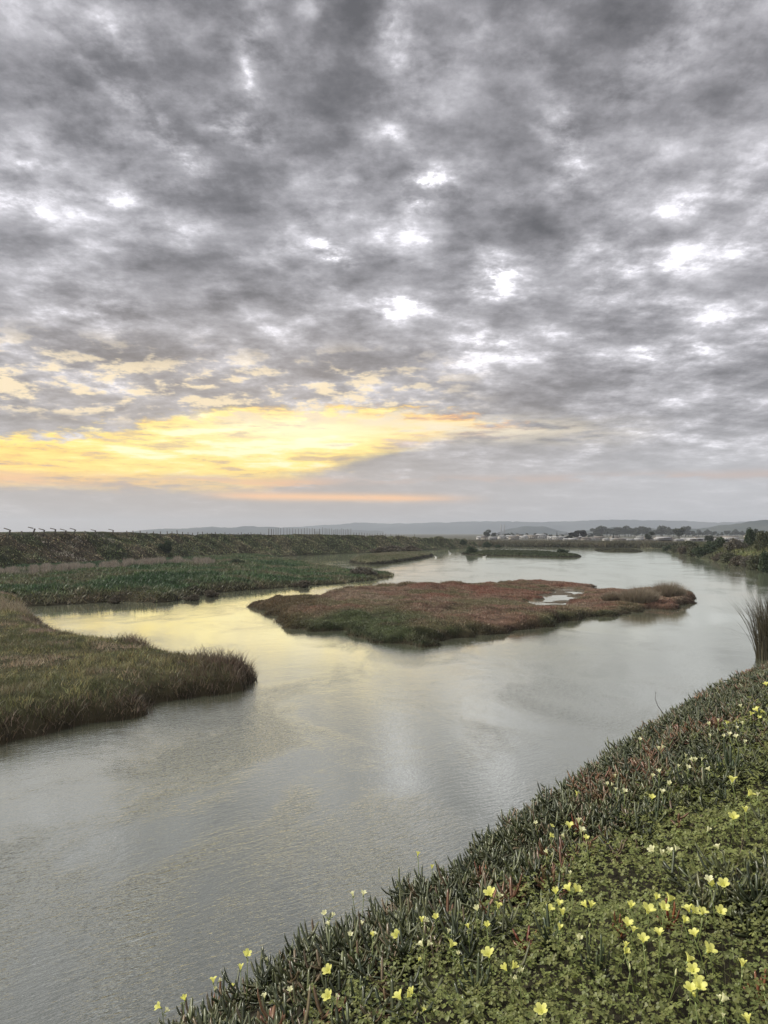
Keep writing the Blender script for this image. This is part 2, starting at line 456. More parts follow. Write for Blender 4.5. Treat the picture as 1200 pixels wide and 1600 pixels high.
# wind ripples run obliquely; patches of stronger and weaker ripple
rx = px_ * .82 + py_ * .57; ry = py_ * .82 - px_ * .57
wv1 = noise(n, comb(n, rx * 1.0, ry * 3.2), 3.2, 3, .5, .3)
wv2 = noise(n, comb(n, rx * 1.6, ry * 3.6, 5.0), 8.0, 2, .5, .4)
wv3 = noise(n, comb(n, rx, ry * 1.6, 9.0), .9, 3, .5, .2)
patch = noise(n, comb(n, px_, py_ * .6, 2.0), .22, 4, .6, .6).smooth(.42, .66, .35, 1.7)
near = py_.smooth(8, 45, 1.7, .3)
hgt = (wv1 * .009 + wv2 * .005) * patch * near + wv3 * .0035
bp = n.nodes.new('ShaderNodeBump'); bp.inputs['Strength'].default_value = 1.0; bp.inputs['Distance'].default_value = 1.0
n.links.new(hgt.s, bp.inputs['Height'])
# silty estuary water: a mirror film over pale suspended silt
n.nodes.remove(p)
lw = n.nodes.new('ShaderNodeLayerWeight'); lw.inputs['Blend'].default_value = .5
fr_ = E(n, lw.outputs['Facing'])._m('POWER', 1.45) * .80 + .20
gl = n.nodes.new('ShaderNodeBsdfGlossy'); gl.inputs['Roughness'].default_value = .05; gl.inputs['Color'].default_value = (.97, 1, .93, 1); n.links.new(bp.outputs[0], gl.inputs['Normal'])
df = n.nodes.new('ShaderNodeBsdfDiffuse'); df.inputs['Color'].default_value = (.026, .028, .020, 1)
ms = n.nodes.new('ShaderNodeMixShader'); tb = n.nodes.new('ShaderNodeBsdfDiffuse'); tb.inputs['Color'].default_value = (0, 0, 0, 1)
n.links.new(fr_.s, ms.inputs[0]); n.links.new(tb.outputs[0], ms.inputs[1]); n.links.new(gl.outputs[0], ms.inputs[2])
ad = n.nodes.new('ShaderNodeAddShader'); n.links.new(ms.outputs[0], ad.inputs[0]); n.links.new(df.outputs[0], ad.inputs[1])
n.links.new(ad.outputs[0], n.nodes['Material Output'].inputs['Surface'])
o = plane('water', -6500, 6500, -1500, 6500, 0, mw)

# ------------------------------------------------------------------ land masses
def edge_drop(s, w): return np.where(s < 0, s * 1.1, 0)
# A: the near grassy spit on the left
polyA = [W(-330, 930, .3), W(-60, 930, .4), (W(20, 938, .6)), W(58, 962, .3), W(75, 978, .3), W(100, 990, .4), W(150, 998, .4), W(190, 1000, .5), W(232, 1004, .5),
         W(265, 1018, .45), W(300, 1026, .4), W(345, 1034, .3), W(382, 1046, .2), W(397, 1062), W(385, 1078), W(345, 1084), W(290, 1092),
         W(245, 1100), W(195, 1125), W(130, 1137), W(60, 1150), W(0, 1168), W(-120, 1210), W(-330, 1260)]
def hA(s, x, y):
    b = .55 * (1 - np.exp(-np.clip(s, 0, 9) / .55)) + .12 * np.clip(s, 0, 2)
    b = b * (.85 + .35 * fbm(x, y, 3.0, 3, 11)) + .12 * (fbm(x, y, .8, 3, 12) - .5) * (s > .2)
    hx, hy = W(-10, 950, .6)
    b = b + .75 * np.exp(-((x - hx) / 4.0) ** 2 - ((y - hy - 1) / 3.5) ** 2) * np.clip(s, 0, 1)
    return np.where(s > 0, b, s * 1.2)
A = Land(polyA, .18, hA, .35, 1.4, -.9)
def cA(x, y, s, z):
    c = lerpc((.025, .026, .012), (.05, .048, .022), fbm(x, y, 2.5, 4, 3))  # ground painted dark so gaps between the grass look shaded
    e = np.clip(1 - s / .9, 0, 1); return c * (1 - e[:, None]) + np.array((.03, .024, .014)) * e[:, None]
tag(A.mesh('grass_spit', M_TERR, cA), kind='structure')
def grass_col(x, y, s, seed, cols, edgec=None, ew=1.0, sc=3.0):
    """colour patches of different plants"""
    f = fbm(x, y, sc, 4, seed); f = np.clip((f - .3) / .4, 0, .999) * (len(cols) - 1)
    i = f.astype(int); u = f - i; u = u * u * (3 - 2 * u)
    cols = np.array(cols); c = cols[i] * (1 - u[:, None]) + cols[np.minimum(i + 1, len(cols) - 1)] * u[:, None]
    if edgec is not None:
        e = (rng.random(len(x)) < np.clip(1.3 - s / ew, 0, 1)); c[e] = np.array(edgec) * (.7 + .6 * rng.random((e.sum(), 1)))
    return jit(c, .5)
x, y, z, s = A.scatter(480000, lambda x, y, s: np.clip((billow(x, y, .9, 2, 24) - .05) * 3, .15, .9) * (x > -26))
cc = 1.5 * grass_col(x, y, s, 31, [(.21, .155, .115), (.14, .125, .07), (.075, .08, .035), (.20, .18, .085), (.09, .08, .045), (.24, .19, .13)], (.09, .068, .045), 1.0, 2.8)
hg = (.12 + .22 * rng.random(len(x)) ** 1.5) * (.6 + .9 * fbm(x, y, 1.8, 3, 22)) * np.where(s < 1.0, 1.25, 1)
hg *= np.where(y > W(0, 975, .5)[1], 1.3, 1) * (.35 + 1.1 * billow(x, y, .9, 2, 24))
tip = np.exp(-(((x - W(365, 1058, .2)[0]) / 1.6) ** 2 + ((y - W(365, 1058, .2)[1]) / 1.5) ** 2)); hg = hg * (.85 + .9 * tip)
cc = cc * (1 - tip[:, None]) + np.array((.115, .08, .055)) * tip[:, None] * (.6 + .8 * rng.random((len(x), 1)))
hp_ = np.exp(-(((x - W(5, 950, .9)[0]) / 2.2) ** 2 + ((y - W(5, 950, .9)[1]) / 2.5) ** 2)) > .35 + .4 * rng.random(len(x)); hg[hp_] *= 1.5; cc[hp_] = jit(np.tile((.30, .25, .17), (hp_.sum(), 1)), .3)
t1 = np.exp(-(((x - W(213, 1003, .6)[0]) / 1.1) ** 2 + ((y - W(213, 1003, .6)[1]) / 1.0) ** 2)); hg = hg * (1 + 1.1 * t1)
gr = [blades(x, y, z - .02, hg, .018 + .018 * rng.random(len(x)), .25 + .7 * rng.random(len(x)), cc, 2)]
# long dark stems leaning out over the water along the near edge
x, y, z, s = A.scatter(260000, lambda x, y, s: ((s < .55) & (x > -26)) * .9, -.12)
dcol = jit(np.tile(np.array((.065, .048, .032)), (len(x), 1)), .5)
gx = (A.s_(x + .2, y) - A.s_(x - .2, y)); gy = (A.s_(x, y + .2) - A.s_(x, y - .2))
gr.append(blades(x, y, np.maximum(z, -.05), .18 + .25 * rng.random(len(x)), np.full(len(x), .018), .35 + .6 * rng.random(len(x)), dcol, 2, np.arctan2(-gy, -gx)))
# taller sparse stalks at the tip and on the small hump
for (cx, cy, nn, hh, rr) in ((*W(372, 1055, .2), 260, .7, 1.3), (*W(213, 1006, .6), 120, .6, .8), (*W(340, 1045, .2), 160, .7, 1.2), (*W(320, 1088, 0), 200, .45, 2.0)):
    x = rng.normal(cx, rr * .6, nn); y = rng.normal(cy, rr * .5, nn); k = A.s_(x, y) > -.1; x, y = x[k], y[k]
    gr.append(blades(x, y, np.maximum(A.z(x, y), 0), hh * (.5 + .6 * rng.random(len(x))), np.full(len(x), .02), .3 + .5 * rng.random(len(x)), jit(np.tile(np.array((.13, .10, .07)), (len(x), 1)), .4), 3))
V, Fc, C = join(gr)
tag(build('marsh_grass', V, Fc, M_GRASS, C), 'olive and rust brown marsh grass covering the near spit on the left', 'grass', kind='stuff')

# D: the big red-brown island in mid channel
polyD = [W(395, 945, .1), W(408, 939, .2), W(440, 936, .25), W(472, 939, .2), W(498, 936, .1), W(505, 929, .2), W(530, 922, .35), W(600, 916, .4), W(660, 912, .4),
         W(710, 914, .4), W(745, 909, .5), W(800, 903, .6), W(850, 902, .6), W(905, 906, .5), W(930, 911, .4), W(940, 916, .4), W(990, 918, .5), W(1040, 921, .3), W(1080, 926, .2), W(1092, 934, 0),
         W(1078, 943), W(1050, 951), W(1000, 956), W(955, 963), W(900, 969), W(868, 977), W(840, 981), W(800, 991), W(740, 994), W(700, 1002), W(655, 1009),
         W(600, 1006), W(570, 998), W(530, 986), W(490, 986), W(450, 979), W(436, 970), W(442, 962), W(425, 960), W(398, 952)]
pond = chaikin([W(838, 946, .1), W(846, 932, .1), W(868, 921, .1), W(872, 916, .1), W(905, 919, .1), W(898, 930, .1), W(880, 945, .1), W(862, 948, .1)], 1)
def hD(s, x, y):
    cush = billow(x, y, 2.1, 2, 41)
    b = .50 * (1 - np.exp(-np.clip(s, 0, 9) / .45)) + .06 * np.clip(s, 0, 3) + (.45 * cush - .17) * np.clip(s * 1.5, 0, 1)
    b += .12 * (fbm(x, y, 6, 3, 43) - .5) * np.clip(s, 0, 1)
    pr = sdf(x, y, pond); b = b * (.28 + .72 * np.clip(1 - (pr + 9) / 8.5, 0, 1))
    pd = pr + .4 + (fbm(x, y, 2.2, 4, 9) - .5) * 3.4
    f = np.clip(pd / .8 + .5, 0, 1); f = f * f * (3 - 2 * f)
    b = b * (1 - f) + f * (.03 - .14 * np.clip((fbm(x, y, 2.6, 3, 99) - .42) * 5, 0, 1))
    return np.where(s > 0, b, s * 1.2)
Dl = Land(polyD, .16, hD, .8, 1.9, -.9, 0)
IR, IG, IT, ID = (.225, .085, .058), (.10, .12, .055), (.30, .23, .165), (.10, .058, .042)
gx0, gy0 = W(600, 975, .5)
def zoneD(x, y, s):
    g1 = np.exp(-(((x - gx0 + 1) / 3.2) ** 2 + ((y - gy0) / 7.0) ** 2)) * 1.5
    g2 = np.exp(-((s - .3) / .7) ** 2) * (.1 + .6 * (y < W(0, 955)[1]))
    g = np.clip((g1 + g2) * (.3 + 1.3 * fbm(x, y, 2.2, 3, 51)) - .15, 0, 1)
    r = np.clip((fbm(x, y, 4.5, 4, 53) - .42) * 5, 0, 1)
    rr = np.exp(-(((x - W(800, 925, .5)[0]) / 12) ** 2 + ((y - W(800, 918, .5)[1]) / 12) ** 2)); r = np.clip(r * .6 + rr * .8, 0, 1)
    r = r * (.45 + .55 * fbm(x, y, 1.2, 3, 59)) ; c = lerpc(IT, IR, np.clip(r, 0, 1)); ol = np.clip((fbm(x, y, 3.0, 4, 60) - .47) * 6, 0, 1) * .8; c = c * (1 - ol[:, None]) + np.array((.18, .165, .09)) * ol[:, None]; c = c * (1 - g[:, None]) + np.array(IG) * g[:, None]
    d = np.clip((fbm(x, y, 1.6, 3, 57) - .58) * 6, 0, 1); c = c * (1 - .6 * d[:, None]) + np.array(ID) * .6 * d[:, None]
    e_ = np.clip(1.2 - s / .6, 0, 1)[:, None]; c = c * (1 - .55 * e_)  # edge shadow put into the colour, darker towards the shoreline
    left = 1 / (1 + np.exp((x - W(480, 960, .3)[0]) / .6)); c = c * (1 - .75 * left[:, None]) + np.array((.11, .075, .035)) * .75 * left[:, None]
    return c
def cD(x, y, s, z):
    c = zoneD(x, y, s) * .35  # plant colour darkened, shade in the creases painted onto the ground
    pd = sdf(x, y, pond); k = (pd > -.6) & (z < .12); c[k] = (.085, .07, .052)
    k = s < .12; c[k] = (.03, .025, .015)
    return c
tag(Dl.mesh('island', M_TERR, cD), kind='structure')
def wD(x, y, s): return (sdf(x, y, pond) < 1.2) * np.clip((billow(x, y, 2.1, 2, 41) - .16) * 4, .12, 1) * np.clip(1.3 - (y - 37) / 90, .5, 1)
x, y, z, s = Dl.scatter(430000, wD)
k = z > .085; x, y, z, s = x[k], y[k], z[k], s[k]
cc = jit(zoneD(x, y, s), .5)
hg = .07 + .10 * rng.random(len(x)); far = (y > W(0, 925)[1] - 4) & (s < 1.6) & (x < W(720, 920)[0]); hg[far] *= 2.4; cc[far] = jit(np.tile(np.array((.17, .13, .075)), (far.sum(), 1)), .3)
gr = [blades(x, y, z - .03, hg, .035 + .05 * rng.random(len(x)), .4 + .7 * rng.random(len(x)), cc, 1)]
x, y, z, s = Dl.scatter(260000, lambda x, y, s: (s < .4) * .9, -.1)
cc = jit(zoneD(x, y, s) * .7, .4)
gr.append(blades(x, y, np.maximum(z, 0), .10 + .14 * rng.random(len(x)), np.full(len(x), .03), .4 + .5 * rng.random(len(x)), cc, 1))
V, Fc, C = join(gr)
tag(build('pickleweed', V, Fc, M_GRASS, C), 'low red brown and green salt marsh plants carpeting the middle island', 'ground cover', kind='stuff')

# levee line on the left, seen obliquely
def at_d(px, d): return np.array([(px - 600) / F * d, d])
foot = [(-420, 74), (-200, 84), (0, 96), (200, 123), (400, 166), (600, 213), (690, 250), (742, 280)]
crest = [at_d(px, d + 8) for px, d in foot]
back = [at_d(px, d + 25) for px, d in foot]
polyL = [at_d(px, d) for px, d in foot] + [at_d(750, 300)] + back[::-1]
def hL(s, x, y):
    top = np.interp(y, [75, 105, 130, 175, 220, 290], [5.55, 5.3, 5.5, 5.05, 4.85, 4.5])
    sw = s + (fbm(x, y, 9, 3, 61) - .5) * 2.2
    b = np.clip(sw * .68, 0, None); b = np.where(b > top - .5, top - .5 * np.exp(-(np.clip(b - top + .5, 0, None)) / .5), b)
    b = b + (.5 * (fbm(x, y, 1.9, 3, 63) - .5) + .6 * (billow(x, y, 3.5, 3, 64) - .4)) * np.clip(s, 0, 1.5) * np.where(b > top - .35, .18, 1)
    return np.where(s > 0, b + .3, s * .8 + .3)
L = Land(polyL, .5, hL, .6, 5, -1.5, 1)
def zoneL(x, y, s):
    c = grass_col(x, y, s, 71, [(.12, .10, .065), (.085, .088, .045), (.055, .068, .034), (.105, .10, .055), (.135, .112, .075)], None, 1, 7)
    w = np.clip((y - 115) / 60, 0, 1); c = c * (1 - .45 * w[:, None]) + np.array((.115, .125, .065)) * .45 * w[:, None]
    return c
tag(L.mesh('levee', M_TERR, lambda x, y, s, z: zoneL(x, y, s) * .4), kind='structure')  # scrub colour darkened on the ground to paint shade between tufts
x, y, z, s = L.scatter(420000, lambda x, y, s: (s < 13) * np.clip(1.2 - (y - 80) / 220, .3, 1))
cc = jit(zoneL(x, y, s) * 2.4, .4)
pale = (fbm(x, y, 3.5, 3, 75) > .70) & (y < 135); cc[pale] = jit(np.tile(np.array((.34, .31, .26)), (pale.sum(), 1)), .3)
h = (.12 + .22 * rng.random(len(x))) * (.5 + 1.1 * fbm(x, y, 2.5, 2, 77)) * np.where(s > 7.0, .35, 1)
V, Fc, C = blades(x, y, z - .05, h, .13 + .17 * rng.random(len(x)), .3 + .7 * rng.random(len(x)), cc, 1)
tag(build('levee_scrub', V, Fc, M_GRASS, C), 'rough brown and green scrub covering the slope of the long levee', 'scrub', kind='stuff')

# B: the dark green marsh between levee and channel
polyB = [at_d(-420, 78), W(-420, 952), W(-150, 955), W(0, 950), W(60, 946), W(120, 943), W(190, 941), W(240, 942), W(285, 937), W(335, 927), W(350, 925), W(400, 921), W(470, 916), W(530, 912), W(570, 908), W(600, 904), W(622, 897, 0),
         W(600, 890, .6), W(560, 886, .7), W(520, 885, .3), W(495, 882, .3), W(475, 878, .2), W(430, 871, .2), at_d(400, 172), at_d(200, 130), at_d(0, 102), at_d(-200, 90)]
def hB(s, x, y):
    b = .55 * (1 - np.exp(-np.clip(s, 0, 9) / .7)) + .02 * np.clip(s, 0, 8) + (.55 * billow(x, y, 2.4, 3, 81) - .15) * np.clip(s, 0, 1)
    lump = np.clip((fbm(x, y, 6, 2, 84) - .35) * 3, 0, 1) * np.clip((s - 1) / 2, 0, 1) * .25
    return np.where(s > 0, (b + lump) * np.interp(x / y * F + 600, [380, 470], [1, .45]), s * .8)
Bl = Land(polyB, .38, hB, .7, 3.0, -1.4)
def zoneB(x, y, s):
    c = grass_col(x, y, s, 85, [(.028, .055, .022), (.038, .07, .026), (.07, .09, .04), (.10, .095, .055), (.045, .075, .03)], None, 1, 8)
    # dark lush band in the middle, browner edge
    pxs = x / y * F + 600
    lush = np.clip(1 - np.abs(s - 6.5) / 4.5, 0, 1) * np.clip((330 - pxs) / 60, 0, 1); lush = np.clip(lush * 2, 0, 1)
    c = c * (1 - .85 * lush[:, None]) + np.array((.026, .055, .022)) * (.85 * lush[:, None]) * (.7 + .6 * rng.random((len(x), 1)))
    e = np.clip(1.2 - s / 1.8, 0, 1); c = c * (1 - .7 * e[:, None]) + np.array((.10, .08, .05)) * .7 * e[:, None]
    return c
tag(Bl.mesh('marsh', M_TERR, lambda x, y, s, z: zoneB(x, y, s) * .3), kind='structure')  # ground takes a darkened plant colour, painted shade under the growth
x, y, z, s = Bl.scatter(420000, lambda x, y, s: np.clip(1.25 - (y - 50) / 140, .3, 1))
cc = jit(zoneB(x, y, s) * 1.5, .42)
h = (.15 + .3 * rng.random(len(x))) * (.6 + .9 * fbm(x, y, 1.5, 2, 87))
V, Fc, C = join([blades(x, y, z - .05, h, .07 + .09 * rng.random(len(x)), .4 + .6 * rng.random(len(x)), cc, 1)])
tag(build('marsh_scrub', V, Fc, M_LEAF, C), 'dense dark green marsh growth between the channel and the levee', 'undergrowth', kind='stuff')
# pale dry reeds behind the lush band
rx_, ry_, hh = [], [], []
for (pa, pb, dd, wd, nn, ht) in ((-60, 110, 80, 5, 24000, .7), (90, 200, 88, 4, 11000, .9), (195, 335, 102, 4, 14000, 1.0)):
    p = pa + (pb - pa) * rng.random(nn); lum = fbm(p, p * 0, 9, 2, 91)
    k = rng.random(nn) < np.clip((lum - .3) * 4, .15, 1); p = p[k]; lum = lum[k]
    d = dd + (p - pa) / (pb - pa) * 12 + rng.normal(0, wd * .4, len(p))
    rx_.append((p - 600) / F * d); ry_.append(d); hh.append(ht * (.5 + .8 * lum) * (.7 + .5 * rng.random(len(p))))
x = np.concatenate(rx_); y = np.concatenate(ry_); h = np.concatenate(hh)
V, Fc, C = blades(x, y, np.maximum(Bl.z(x, y), L.z(x, y) * (L.s_(x, y) > 0)) - .1, h, .05 + .06 * rng.random(len(x)), .15 + .4 * rng.random(len(x)),
                  jit(lerpc((.20, .175, .14), (.33, .285, .235), rng.random(len(x))), .35), 1)
tag(build('dry_reeds', V, Fc, M_GRASS, C), 'band of pale dry reeds between dark green marsh and levee foot', 'reeds', kind='stuff')

# C: small tan islet left of centre, and dark reeds behind it
def islet(name, poly, hmax, c1, c2, n, bh, label, res=.3, seed=101, rag=.35, bw=.08):
    la = Land(poly, res, lambda s, x, y: np.where(s > 0, hmax * (1 - np.exp(-np.clip(s, 0, 9) / .8)) + .35 * hmax * (billow(x, y, 2.2, 2, seed) - .4) * np.clip(s, 0, 1), s * .8), rag, 3, -1.3)
    zc = lambda x, y, s: np.where((s < .5)[:, None], np.array((.03, .028, .018))[None], lerpc(c1, c2, np.clip((fbm(x, y, 3, 3, seed + 3) - .3) * 2.5, 0, 1)))
    tag(la.mesh(name, M_TERR, lambda x, y, s, z: zc(x, y, s) * .8), kind='structure')
    x, y, z, s = la.scatter(n)
    V, Fc, C = blades(x, y, z - .04, bh * (.5 + rng.random(len(x))), bw + bw * rng.random(len(x)), .3 + .6 * rng.random(len(x)), jit(zc(x, y, s) * 1.1, .3), 1)
    tag(build('marsh_grass', V, Fc, M_GRASS, C), label, 'grass', kind='stuff')
    return la
Cl = islet('islet', [W(547, 881), W(548, 876, .3), W(565, 868, .7), W(600, 864, .8), W(645, 863, .8), W(676, 866, .3), W(674, 870), W(652, 874), W(625, 878), W(590, 883)], .95,
           (.17, .155, .10), (.11, .12, .065), 50000, .3, 'tan green grass on the small low islet left of the channel centre', .35)
El = islet('islet', [W(721, 866), W(724, 862, .4), W(760, 858, .9), W(840, 858, .9), W(880, 861, .9), W(908, 868, .1), W(905, 871), W(860, 871), W(800, 869), W(740, 868)], .6,
           (.035, .048, .022), (.06, .07, .034), 40000, .24, 'dark green growth on the long narrow islet in the far channel', .4, 111, .5, .12)
Fl = islet('islet', [W(927, 860), W(935, 857.5, .3), W(985, 858, .3), W(1006, 861, .1), W(1000, 862.5), W(940, 861.8)], .45,
           (.04, .04, .025), (.06, .06, .03), 12000, .2, 'thin dark grass on the flat islet before the far shore', .5, 121, .3, .14)

# G: right hand bank, curving from the far shore back to the near bank
polyG = [W(1034, 857), W(1040, 859.8), W(1075, 868), W(1100, 873.5), W(1150, 884), W(1192, 892), W(1240, 905), W(1290, 935), W(1300, 975), W(1270, 1010), W(1222, 1036),
         W(1330, 1040), (80, 34), (120, 110), (150, 250), W(1040, 850)]
def hG(s, x, y):
    b = np.interp(y, [150, 200], [3.5, 1.6]) * (1 - np.exp(-np.clip(s, 0, 30) / 5.0)) + .5 * (fbm(x, y, 6, 3, 131) - .5) * np.clip(s, 0, 1)
    return np.where(s > 0, b, s * .8)
G = Land(polyG, .9, hG, .7, 5, -2.0)
def cG(x, y, s, z):
    c = grass_col(x, y, s, 133, [(.05, .06, .025), (.09, .09, .04), (.07, .08, .03), (.12, .12, .05)], None, 1, 12)
    u = x / y * F + 600; k = np.clip(1 - np.abs(u - 1138) / 26, 0, 1) * np.clip((s - 4) / 3, 0, 1) * (y < 170); c = c * (1 - k[:, None]) + np.array((.30, .31, .09)) * k[:, None]
    e = np.clip(1.4 - s / 2.0, 0, 1)[:, None]; return c * (1 - e * .8) + np.array((.03, .03, .018)) * e * .8
tag(G.mesh('shore', M_TERR, cG), kind='structure')
x, y, z, s = G.scatter(160000, lambda x, y, s: (s < 30) & (x < y * .62))
V, Fc, C = blades(x, y, z - .05, .35 + .6 * rng.random(len(x)), .12 + .12 * rng.random(len(x)), .3 + .6 * rng.random(len(x)), jit(cG(x, y, s, z), .3), 1)
tag(build('shore_grass', V, Fc, M_GRASS, C), 'olive grass and weeds behind the bushes on the right shore', 'grass', kind='stuff')

# far shore ground, out to the hills
farp = [W(715, 851.5), W(745, 853.5), W(800, 854.5), W(900, 855), W(1000, 855.8), W(1045, 857.5)]
fz = .4
pts = [(-2600, 1700), (-400, 900), (0, 430), tuple(W(700, 851))] + [tuple(p) for p in farp] + [(150, 250), (400, 220), (6000, 200), (6000, 6300), (-6000, 6300), (-6000, 2600)]
V = [(x, y, fz) for x, y in pts] + [(x, y - .5, -.5) for x, y in pts]
k = len(pts); Fc = [tuple(range(k))] + [(i, i + k, (i + 1) % k + k, (i + 1) % k) for i in range(k)]
tag(build('far_shore', V, Fc, M_FAR), kind='structure')
# band of low scrub on the far shore
n_ = 56000; p = 690 + 400 * rng.random(n_); dq = 110 * rng.random(n_) ** 1.5; dq[:14000] = 7 * rng.random(14000) - 1.5; d = np.interp(p, [700, 715, 745, 800, 900, 1000, 1045, 1100], [352, 344, 311, 297, 290, 280, 260, 255]) + dq
x = (p - 600) / F * d; hh = (.7 + 1.6 * fbm(x, d, 9, 3, 143)) * (.6 + .7 * rng.random(n_))
cc = jit(lerpc((.06, .065, .04), (.13, .115, .075), np.clip((fbm(x, d, 14, 3, 145) - .3) * 2.5, 0, 1)), .3)
V, Fc, C = blades(x, d, np.full(n_, fz - .2), hh, .35 + .5 * rng.random(n_), .2 + .5 * rng.random(n_), cc, 1)
tag(build('shore_scrub', V, Fc, M_LEAF, C), 'grey green scrub belt lining the far shore below the town', 'scrub', kind='stuff')

# hills
def hills(name, prof, d, depth, cols, seed, bump, res=18):
    """ridge line given as photo pixels at distance d"""
    px = np.array([a for a, b in prof], float); hz = np.array([(833 - b) / F * d + H for a, b in prof])
    xs = np.arange((px[0] - 600) / F * d, (px[-1] - 600) / F * d, res); ys = np.linspace(-depth, depth, 26)
    X, Y = np.meshgrid(xs, ys, indexing='ij')
    rz = np.interp((X / d) * F + 600, px, hz)
    prf = np.cos(np.clip(Y / depth, -1, 1) * np.pi / 2) ** 1.3
    Z = rz * prf * (1 - .25 * fbm(X, Y + d, depth * .5, 3, seed) * (np.abs(Y) > depth * .12)) + bump * (fbm(X, Y, 40, 3, seed + 1) - .5) * prf
    V = np.stack([X, Y + d, Z + .3], -1).reshape(-1, 3)
    idx = np.arange(X.size).reshape(X.shape)
    q = np.stack([idx[:-1, :-1], idx[1:, :-1], idx[1:, 1:], idx[:-1, 1:]], -1).reshape(-1, 4)
    c = lerpc(cols[0], cols[1], np.clip((fbm(V[:, 0], V[:, 1], depth * .25, 4, seed + 2) - .3) * 2.5, 0, 1))
    tag(build(name, V, q, M_TERR, c, smooth=True), kind='structure')
hills('hills', [(-300, 833), (190, 832), (225, 829), (260, 826), (290, 827), (330, 823), (360, 825), (390, 823), (430, 824), (470, 825), (540, 828), (600, 831)], 3400, 420, ((.025, .04, .045), (.06, .07, .07)), 151, 14)
hills('hills', [(400, 830), (470, 823), (520, 820), (560, 817), (600, 818.5), (640, 818), (700, 816.5), (760, 815), (800, 815.5), (840, 816.5), (880, 815), (950, 812.5), (1000, 813), (1050, 814), (1100, 816), (1130, 817), (1170, 815), (1230, 812), (1400, 810), (1600, 815)], 5000, 700, ((.025, .04, .045), (.06, .075, .075)), 161, 18)
hills('hills', [(780, 832), (800, 826), (825, 822), (850, 823), (870, 829), (885, 832)], 2600, 200, ((.025, .04, .045), (.05, .06, .06)), 166, 9, 12)
hills('hills', [(900, 832), (930, 828), (960, 825), (990, 827), (1040, 828), (1090, 827), (1120, 823), (1140, 820), (1165, 816), (1200, 814.5), (1260, 812), (1400, 816)], 2100, 260, ((.02, .035, .035), (.06, .07, .06)), 171, 14, 10)

# ------------------------------------------------------------------ trees and bushes
def crown_pts(n, lobes):
    out = []; w = np.array([l[3] * l[4] * l[5] for l in lobes]); w = w / w.sum()
    for (cx, cy, cz, rx, ry, rz), ww in zip(lobes, w):
        k = int(n * ww) + 3
        v = rng.normal(size=(k, 3)); v /= np.linalg.norm(v, axis=1, keepdims=True)
        r = (.55 + .5 * rng.random((k, 1)))
        out.append(v * r * np.array([rx, ry, rz]) + np.array([cx, cy, cz]))
    return np.concatenate(out)
def woody(name, part, lobes, n, leaf, c1, c2, trunk, stemname='trunk', twigs=0, twigcol=(.2, .17, .14)):
    root = empty(name, (0, 0, 0))
    P_ = crown_pts(n, lobes)
    c = jit(lerpc(c1, c2, rng.random(len(P_))), .3)
    parts = [leaves(P_, leaf, c)]
    V, Fc, C = join(parts); build(part, V, Fc, M_LEAF, C, root)
    tp = []
    for pts, r0 in trunk:
        m = len(pts); tp.append(tube(pts, np.linspace(r0, r0 * .35, m), 5))
    V, Fc, C = join(tp); build(stemname, V, Fc, M_BARK, parent=root)
    return root
def lobes_rand(n, w, d, h, z0, r, seed):
    q = np.random.default_rng(seed); out = []
    for i in range(n):
        a = q.random() * 6.28; rr = q.random() ** .5
        cz = z0 + (h - z0) * q.random()
        f = 1 - .5 * abs((cz - z0) / max(h - z0, .1) - .4)
        out.append((math.cos(a) * rr * w * f, math.sin(a) * rr * d * f, cz, r * (.6 + .7 * q.random()), r * (.6 + .7 * q.random()), r * (.5 + .5 * q.random())))
    return out
def put(root, x, y, z, sc=1.0, rz=0, sx=1.0, label=None, cat=None, group=None):
    root.location = (x, y, z); root.scale = (sc * sx, sc * sx, sc); root.rotation_euler = (0, 0, rz)
    tag(root, label, cat, group); return root
# shore bush prototypes (unit about 3 m high)
def bush_proto(kind):
    lob = lobes_rand(13, 1.5, 1.3, 2.0, .7, .95, 200 + kind)
    lob += lobes_rand(6, 1.9, 1.7, .6, .35, .7, 250 + kind)
    c1, c2 = [((.022, .04, .018), (.05, .07, .03)), ((.05, .06, .03), (.09, .09, .045)), ((.07, .065, .05), (.13, .115, .085)), ((.06, .05, .035), (.11, .09, .06))][kind]
    return woody('shore_bush', 'foliage', lob, 3600, .22, c1, c2, [([(0, 0, -.3), (.1, 0, .8), (.5, .2, 1.7)], .08), ([(0, 0, -.2), (-.3, .2, .8), (-.8, .1, 1.6)], .07), ([(0, .1, -.2), (0, .5, .9), (.2, .9, 1.5)], .06)], 'stem')
protos = {}
def bush(kind, px, py, wpx, hpx, label, z=None, name=None, group='bushes along the right shore', dz=0.0, dd=0.0):
    """bush whose base middle shows at pixel (px,py) with the given size in pixels"""
    g_ = W(px, py); k = g_[1]; d = k + dd
    x = (px - 600) / F * d
    if kind in protos: r = copy_tree(protos[kind])
    else: r = protos[kind] = bush_proto(kind)
    h = hpx / F * d; w = wpx / F * d
    put(r, x, d, (z if z is not None else -.05) + dz, 1, random.random() * 6.28, 1, label, 'bush', group)
    r.scale = (w / 4.6, w / 4.6, h / 2.9)
    return r
